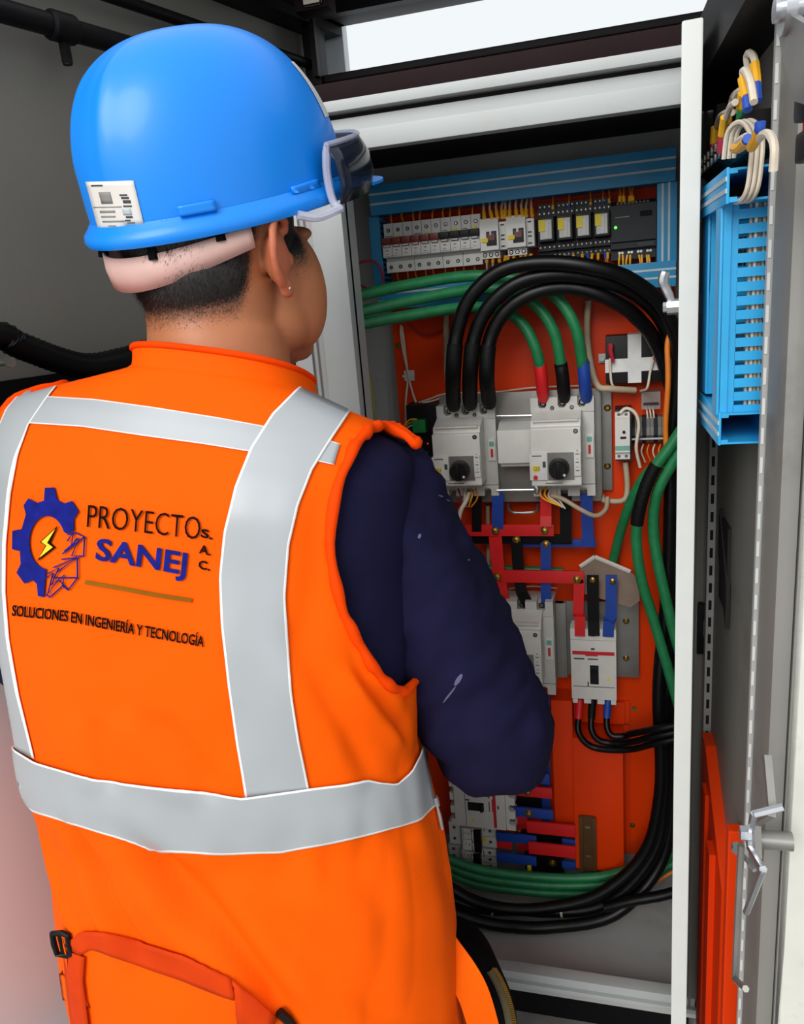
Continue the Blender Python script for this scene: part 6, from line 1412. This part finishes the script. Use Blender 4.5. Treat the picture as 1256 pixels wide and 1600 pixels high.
# ================================================================== hard hat, goggles, pouch
SY = .4907; TP = .2241; RL = -.1223; F0 = Vector((math.sin(SY), math.cos(SY), 0)); R0 = Vector((math.cos(SY), -math.sin(SY), 0))
SF = F0 * math.cos(TP) + UPV * math.sin(TP); SU0 = UPV * math.cos(TP) - F0 * math.sin(TP)
SR_ = R0 * math.cos(RL) + SU0 * math.sin(RL); SU = SU0 * math.cos(RL) - R0 * math.sin(RL)
SC = Vector((-.3899, .7866, 1.6134))
SM = Matrix.Translation(SC) @ Matrix((SR_, SF, SU)).transposed().to_4x4()
hat = thing('hard_hat', 'blue hard hat with a white label at its back', 'hard hat'); hat.matrix_basis = SM
AX, BR_, BF, HH = .1055, .1440, .1400, .152
def dome(az, t):
    """az 0 = right, 90 = front; t 0 rim .. 1 crown"""
    cs, sn = math.cos(az), math.sin(az); b = BF if sn > 0 else BR_
    ex = 2.15 if sn > 0 else 2.75; ex = 2.45 - .3 * sn
    h = HH * t; r = max(0, 1 - t ** ex) ** (1 / ex)
    x, y = AX * cs * r, b * sn * r - .012 * t * 0
    # rear pair of shallow ribs and centre crease
    return x, y, h
HV, HFa = [], []
NA, NT = 120, 46
def rimring(k, rad, dz): return [(AX * rad * math.cos(a), (BF if math.sin(a) > 0 else BR_) * rad * math.sin(a), dz) for a in np.linspace(0, 2 * math.pi, NA, endpoint=False)]
ringsH = []
for i in range(NT):
    t = math.sin(i / (NT - 1) * math.pi / 2); rw = []
    for a in np.linspace(0, 2 * math.pi, NA, endpoint=False):
        x, y, h = dome(a, t); bump_ = 0
        da = abs((math.degrees(a) - 270 + 180) % 360 - 180)
        g = math.exp(-((da - 14) / 4.0) ** 2) * sm(.15, .4, t) * sm(1.0, .75, t); bump_ += .0022 * g
        g2 = math.exp(-((da - 0) / 8.0) ** 2) * sm(.3, .5, t) * sm(1.0, .8, t)
        r = math.hypot(x, y) + 1e-6; rw.append((x + x / r * bump_, y + y / r * bump_, h + bump_ * .5))
    ringsH.append(rw)
mb = MB(); bmr = [[mb.bm.verts.new(p) for p in rw] for rw in ringsH[:-1]]
apex = mb.bm.verts.new((0, 0, HH))
for A, B in zip(bmr, bmr[1:]):
    for j in range(NA): mb.bm.faces.new((A[j], A[(j + 1) % NA], B[(j + 1) % NA], B[j]))
for j in range(NA): mb.bm.faces.new((bmr[-1][j], bmr[-1][(j + 1) % NA], apex))
shell = mb.build('shell', 'helmet_blue', hat, ang=2); so = shell.modifiers.new('s', 'SOLIDIFY'); so.thickness = .0028; so.offset = -1
SHB = BVHTree.FromPolygons([SM @ v.co for v in shell.data.vertices], [tuple(p.vertices) for p in shell.data.polygons])
# rolled brim
mb = MB(); prof = [(1.0, .004), (1.035, -.002), (1.065, -.006), (1.075, -.012), (1.06, -.016), (1.02, -.012), (.985, -.006), (.985, .002)]
rg = []
for a in np.linspace(0, 2 * math.pi, NA, endpoint=False):
    b_ = BF if math.sin(a) > 0 else BR_; rg.append([mb.bm.verts.new((AX * r * math.cos(a), b_ * r * math.sin(a), z)) for r, z in prof])
for i in range(NA):
    A, B = rg[i], rg[(i + 1) % NA]
    for j in range(len(prof)): mb.bm.faces.new((A[j], A[(j + 1) % len(prof)], B[(j + 1) % len(prof)], B[j]))
mb.build('brim', 'helmet_blue', hat, ang=1.2)
# front peak
mb = MB(); top_, bot_ = [], []
NPk = 30
for i in range(NPk + 1):
    a = math.radians(32 + 116 * i / NPk); rr = math.sin((i / NPk) * math.pi) ** .6
    for lst, dz in ((top_, 0), (bot_, -.003)):
        row = []
        for k in range(7):
            f = k / 6; r = 1.02 + (.0 + .46 * rr) * f; row.append(mb.bm.verts.new((AX * min(r, 1.02 + .24 * rr * f) * math.cos(a), BF * r * math.sin(a), -.006 - .010 * f * rr + dz)))
        lst.append(row)
for lst in (top_, bot_):
    for i in range(NPk):
        for k in range(6): mb.bm.faces.new((lst[i][k], lst[i + 1][k], lst[i + 1][k + 1], lst[i][k + 1]))
for i in range(NPk): mb.bm.faces.new((top_[i][6], top_[i + 1][6], bot_[i + 1][6], bot_[i][6]))
mb.build('peak', 'helmet_blue', hat, ang=1.2)
# accessory slots on the side, near the rear
def hatpatch(E0, E1, nu, nv, off, name, mats, thick=.001, parent=None):
    o = patch(SHB, E0, E1, nu, nv, off, name, mats, None, 0, thick); o.parent = hat if parent is None else parent; o.matrix_parent_inverse = SM.inverted() if parent is None else Matrix.Identity(4); return o
hatpatch([(276, 322), (334, 311)], [(281, 338), (339, 328)], 5, 8, .0005, 'slot_cap', ['helmet_blue'], .004)
hatpatch([(283, 340), (338, 330)], [(287, 372), (341, 362)], 6, 8, .0002, 'slot_housing', ['helmet_blue'], .0025)
hatpatch([(453, 292), (495, 279)], [(459, 318), (500, 305)], 6, 8, .0002, 'slot_housing', ['helmet_blue'], .0028)
hatpatch([(120, 328), (128, 322)], [(122, 362), (134, 360)], 4, 6, .0004, 'slot_housing', ['helmet_blue'], .004)
lab = hatpatch([(135, 284), (209, 282)], [(157, 366), (229, 365)], 12, 12, .0006, 'label_sticker', ['sticker'], .0004)
def st_px(u, v): a = Vector((135, 284)).lerp(Vector((209, 282)), u); b_ = Vector((157, 366)).lerp(Vector((229, 365)), u); q = a.lerp(b_, v); return (q.x, q.y)
def mark(u0, u1, v0, v1, m):
    o = hatpatch([st_px(u0, v0), st_px(u1, v0)], [st_px(u0, v1), st_px(u1, v1)], 4, 4, .0012, 'label_print', [m], .0002, lab)
mark(.10, .34, .06, .09, 'print_dark'); mark(.22, .46, .2, .42, 'sticker_grey'); mark(.03, .62, .475, .495, 'sticker_grey'); mark(.14, .46, .55, .59, 'sticker_grey'); mark(.14, .44, .65, .68, 'sticker_grey'); mark(.14, .60, .74, .77, 'sticker_grey'); mark(.24, .40, .83, .85, 'sticker_grey'); mark(.30, .52, .91, .93, 'sticker_grey')
for v0, v1, u0, u1 in ((.25, .28, .64, .80), (.30, .34, .66, .82), (.36, .42, .68, .84), (.46, .49, .66, .84), (.66, .70, .66, .80), (.73, .76, .62, .74), (.78, .80, .66, .82)): mark(u0, u1, v0, v1, 'print_dark')
mark(.62, .80, .52, .64, 'duct_line')
mb = MB(); 
cs = [(x, y) for x, y in ((484, 132), (498, 150), (510, 175), (517, 205))]; P = [surf(SHB, x, y, .0006) for x, y in cs]
IS = SM.inverted(); V = []
for az in np.linspace(math.radians(38), math.radians(96), 14):
    for t in np.linspace(.38, .72, 10):
        x, y, h = dome(az, t); V.append((x * 1.006, y * 1.006, h * 1.004))
m4 = bpy.data.meshes.new('front_decal'); m4.from_pydata(V, [], [(i * 10 + j, i * 10 + j + 1, (i + 1) * 10 + j + 1, (i + 1) * 10 + j) for i in range(13) for j in range(9)]); m4.materials.append(MATS['tape_white']); m4.polygons.foreach_set('use_smooth', [True] * len(m4.polygons))
od = bpy.data.objects.new('front_decal', m4); COL.objects.link(od); od.parent = hat
# nape band and suspension straps
def bandpt(az, f):
    drop = .014 * max(0, -math.sin(az)) ** 1.5; wdt = .018 + .014 * max(0, -math.sin(az)) ** 2
    return (.1060 * math.cos(az), .141 * math.sin(az), -.012 - drop - f * wdt)
V = []; AZ = np.linspace(math.radians(205), math.radians(338), 60)
for az in AZ:
    for f in (0, .5, 1): p = bandpt(az, f); k = 1 + .012 * (f == .5); V.append((p[0] * k, p[1] * k, p[2]))
m5 = bpy.data.meshes.new('nape_band'); m5.from_pydata(V, [], [(i * 3 + j, i * 3 + j + 1, (i + 1) * 3 + j + 1, (i + 1) * 3 + j) for i in range(59) for j in range(2)]); m5.materials.append(MATS['nape_band']); m5.polygons.foreach_set('use_smooth', [True] * len(m5.polygons))
o5 = bpy.data.objects.new('nape_band', m5); COL.objects.link(o5); o5.parent = hat; s5 = o5.modifiers.new('s', 'SOLIDIFY'); s5.thickness = .003
for a in (215, 245, 295, 325):
    mb = MB(); r = math.radians(a); p = bandpt(r, 0); mb.tube([(p[0], p[1], p[2] - .005), (AX * .9 * math.cos(r), (BR_ * .9) * math.sin(r), .02)], .005, 6); mb.build('suspension_strap', 'dark_cloth', hat)
# goggles pushed up over the peak
gog = thing('safety_goggles', 'smoky safety goggles resting on the front of the blue hard hat', 'goggles'); gog.matrix_basis = SM
def ringpt(az, rad, z): return Vector((AX * rad * math.cos(az), BF * rad * math.sin(az), z))
V = []; n1 = 24
for i in range(n1 + 1):
    az = math.radians(14 + 152 * i / n1)
    for z, r in ((-.016, 1.20), (.0, 1.24), (.02, 1.22), (.036, 1.15)): V.append(ringpt(az, r, z))
m6 = bpy.data.meshes.new('lens'); m6.from_pydata(V, [], [(i * 4 + j, i * 4 + j + 1, (i + 1) * 4 + j + 1, (i + 1) * 4 + j) for i in range(n1) for j in range(3)]); m6.materials.append(MATS['smoke_lens']); m6.polygons.foreach_set('use_smooth', [True] * len(m6.polygons))
o6 = bpy.data.objects.new('lens', m6); COL.objects.link(o6); o6.parent = gog; s6 = o6.modifiers.new('s', 'SOLIDIFY'); s6.thickness = .002
for s in (0, 1):
    az = math.radians(14 if s == 0 else 166)
    mb = MB(); mb.tube(cr([ringpt(az, 1.20, -.022), ringpt(az, 1.13, -.012), ringpt(az, 1.12, .012), ringpt(az, 1.16, .036)], 4), [.004] * 12 + [.003], 8); mb.build('side_arm', 'clear_lens', gog)
    mb = MB(); az2 = math.radians(4 if s == 0 else 176); mb.tube(cr([ringpt(az, 1.20, -.020), ringpt(az2, 1.14, -.022), ringpt(az2 - (.12 if s == 0 else -.12), 1.08, -.016)], 4), .0042, 8); mb.build('ear_piece', 'clear_lens', gog)
mb = MB(); mb.tube([ringpt(math.radians(14 + 152 * i / 24), 1.16, .037) for i in range(25)], .0028, 8); mb.build('frame_rim', 'clear_lens', gog)
# dark pouch with brass zip at the right hip
pc = dep(745, 1545, 1.045)
pou = thing('tool_pouch', 'black rounded tool pouch with a brass zip beside the orange vest', 'pouch', pc)
c1 = [dep(*p) - pc for p in ((706, 1428, 1.06), (738, 1442, 1.06), (765, 1475, 1.06), (784, 1530, 1.06), (788, 1600, 1.06), (785, 1680, 1.06), (735, 1690, 1.06), (718, 1560, 1.06))]
S_ = cr(c1[:6], 6); mb = MB(); mb.extr(S_ + c1[6:], VD * -.05); o = mb.build('pouch_body', 'dark_cloth', pou, ang=.9); bv = o.modifiers.new('b', 'BEVEL'); bv.width = .006; bv.segments = 3; bv.limit_method = 'ANGLE'
mb = MB(); Z_ = [q - VD * .052 + Vector((-.004, 0, -.004)) for q in S_[10:]]
for i in range(len(Z_) - 1):
    for f in (0, .33, .66): q = Z_[i].lerp(Z_[i + 1], f); mb.box(q.x - .003, q.x + .003, q.y - .002, q.y + .002, q.z - .0012, q.z + .0012)
mb.build('zip_teeth', 'brass', pou, smooth=False)['kind'] = 'stuff'
mb = MB(); mb.tube([q + Vector((-.008, 0, -.004)) for q in Z_], .006, 6); mb.build('zip_tape', 'khaki', pou)
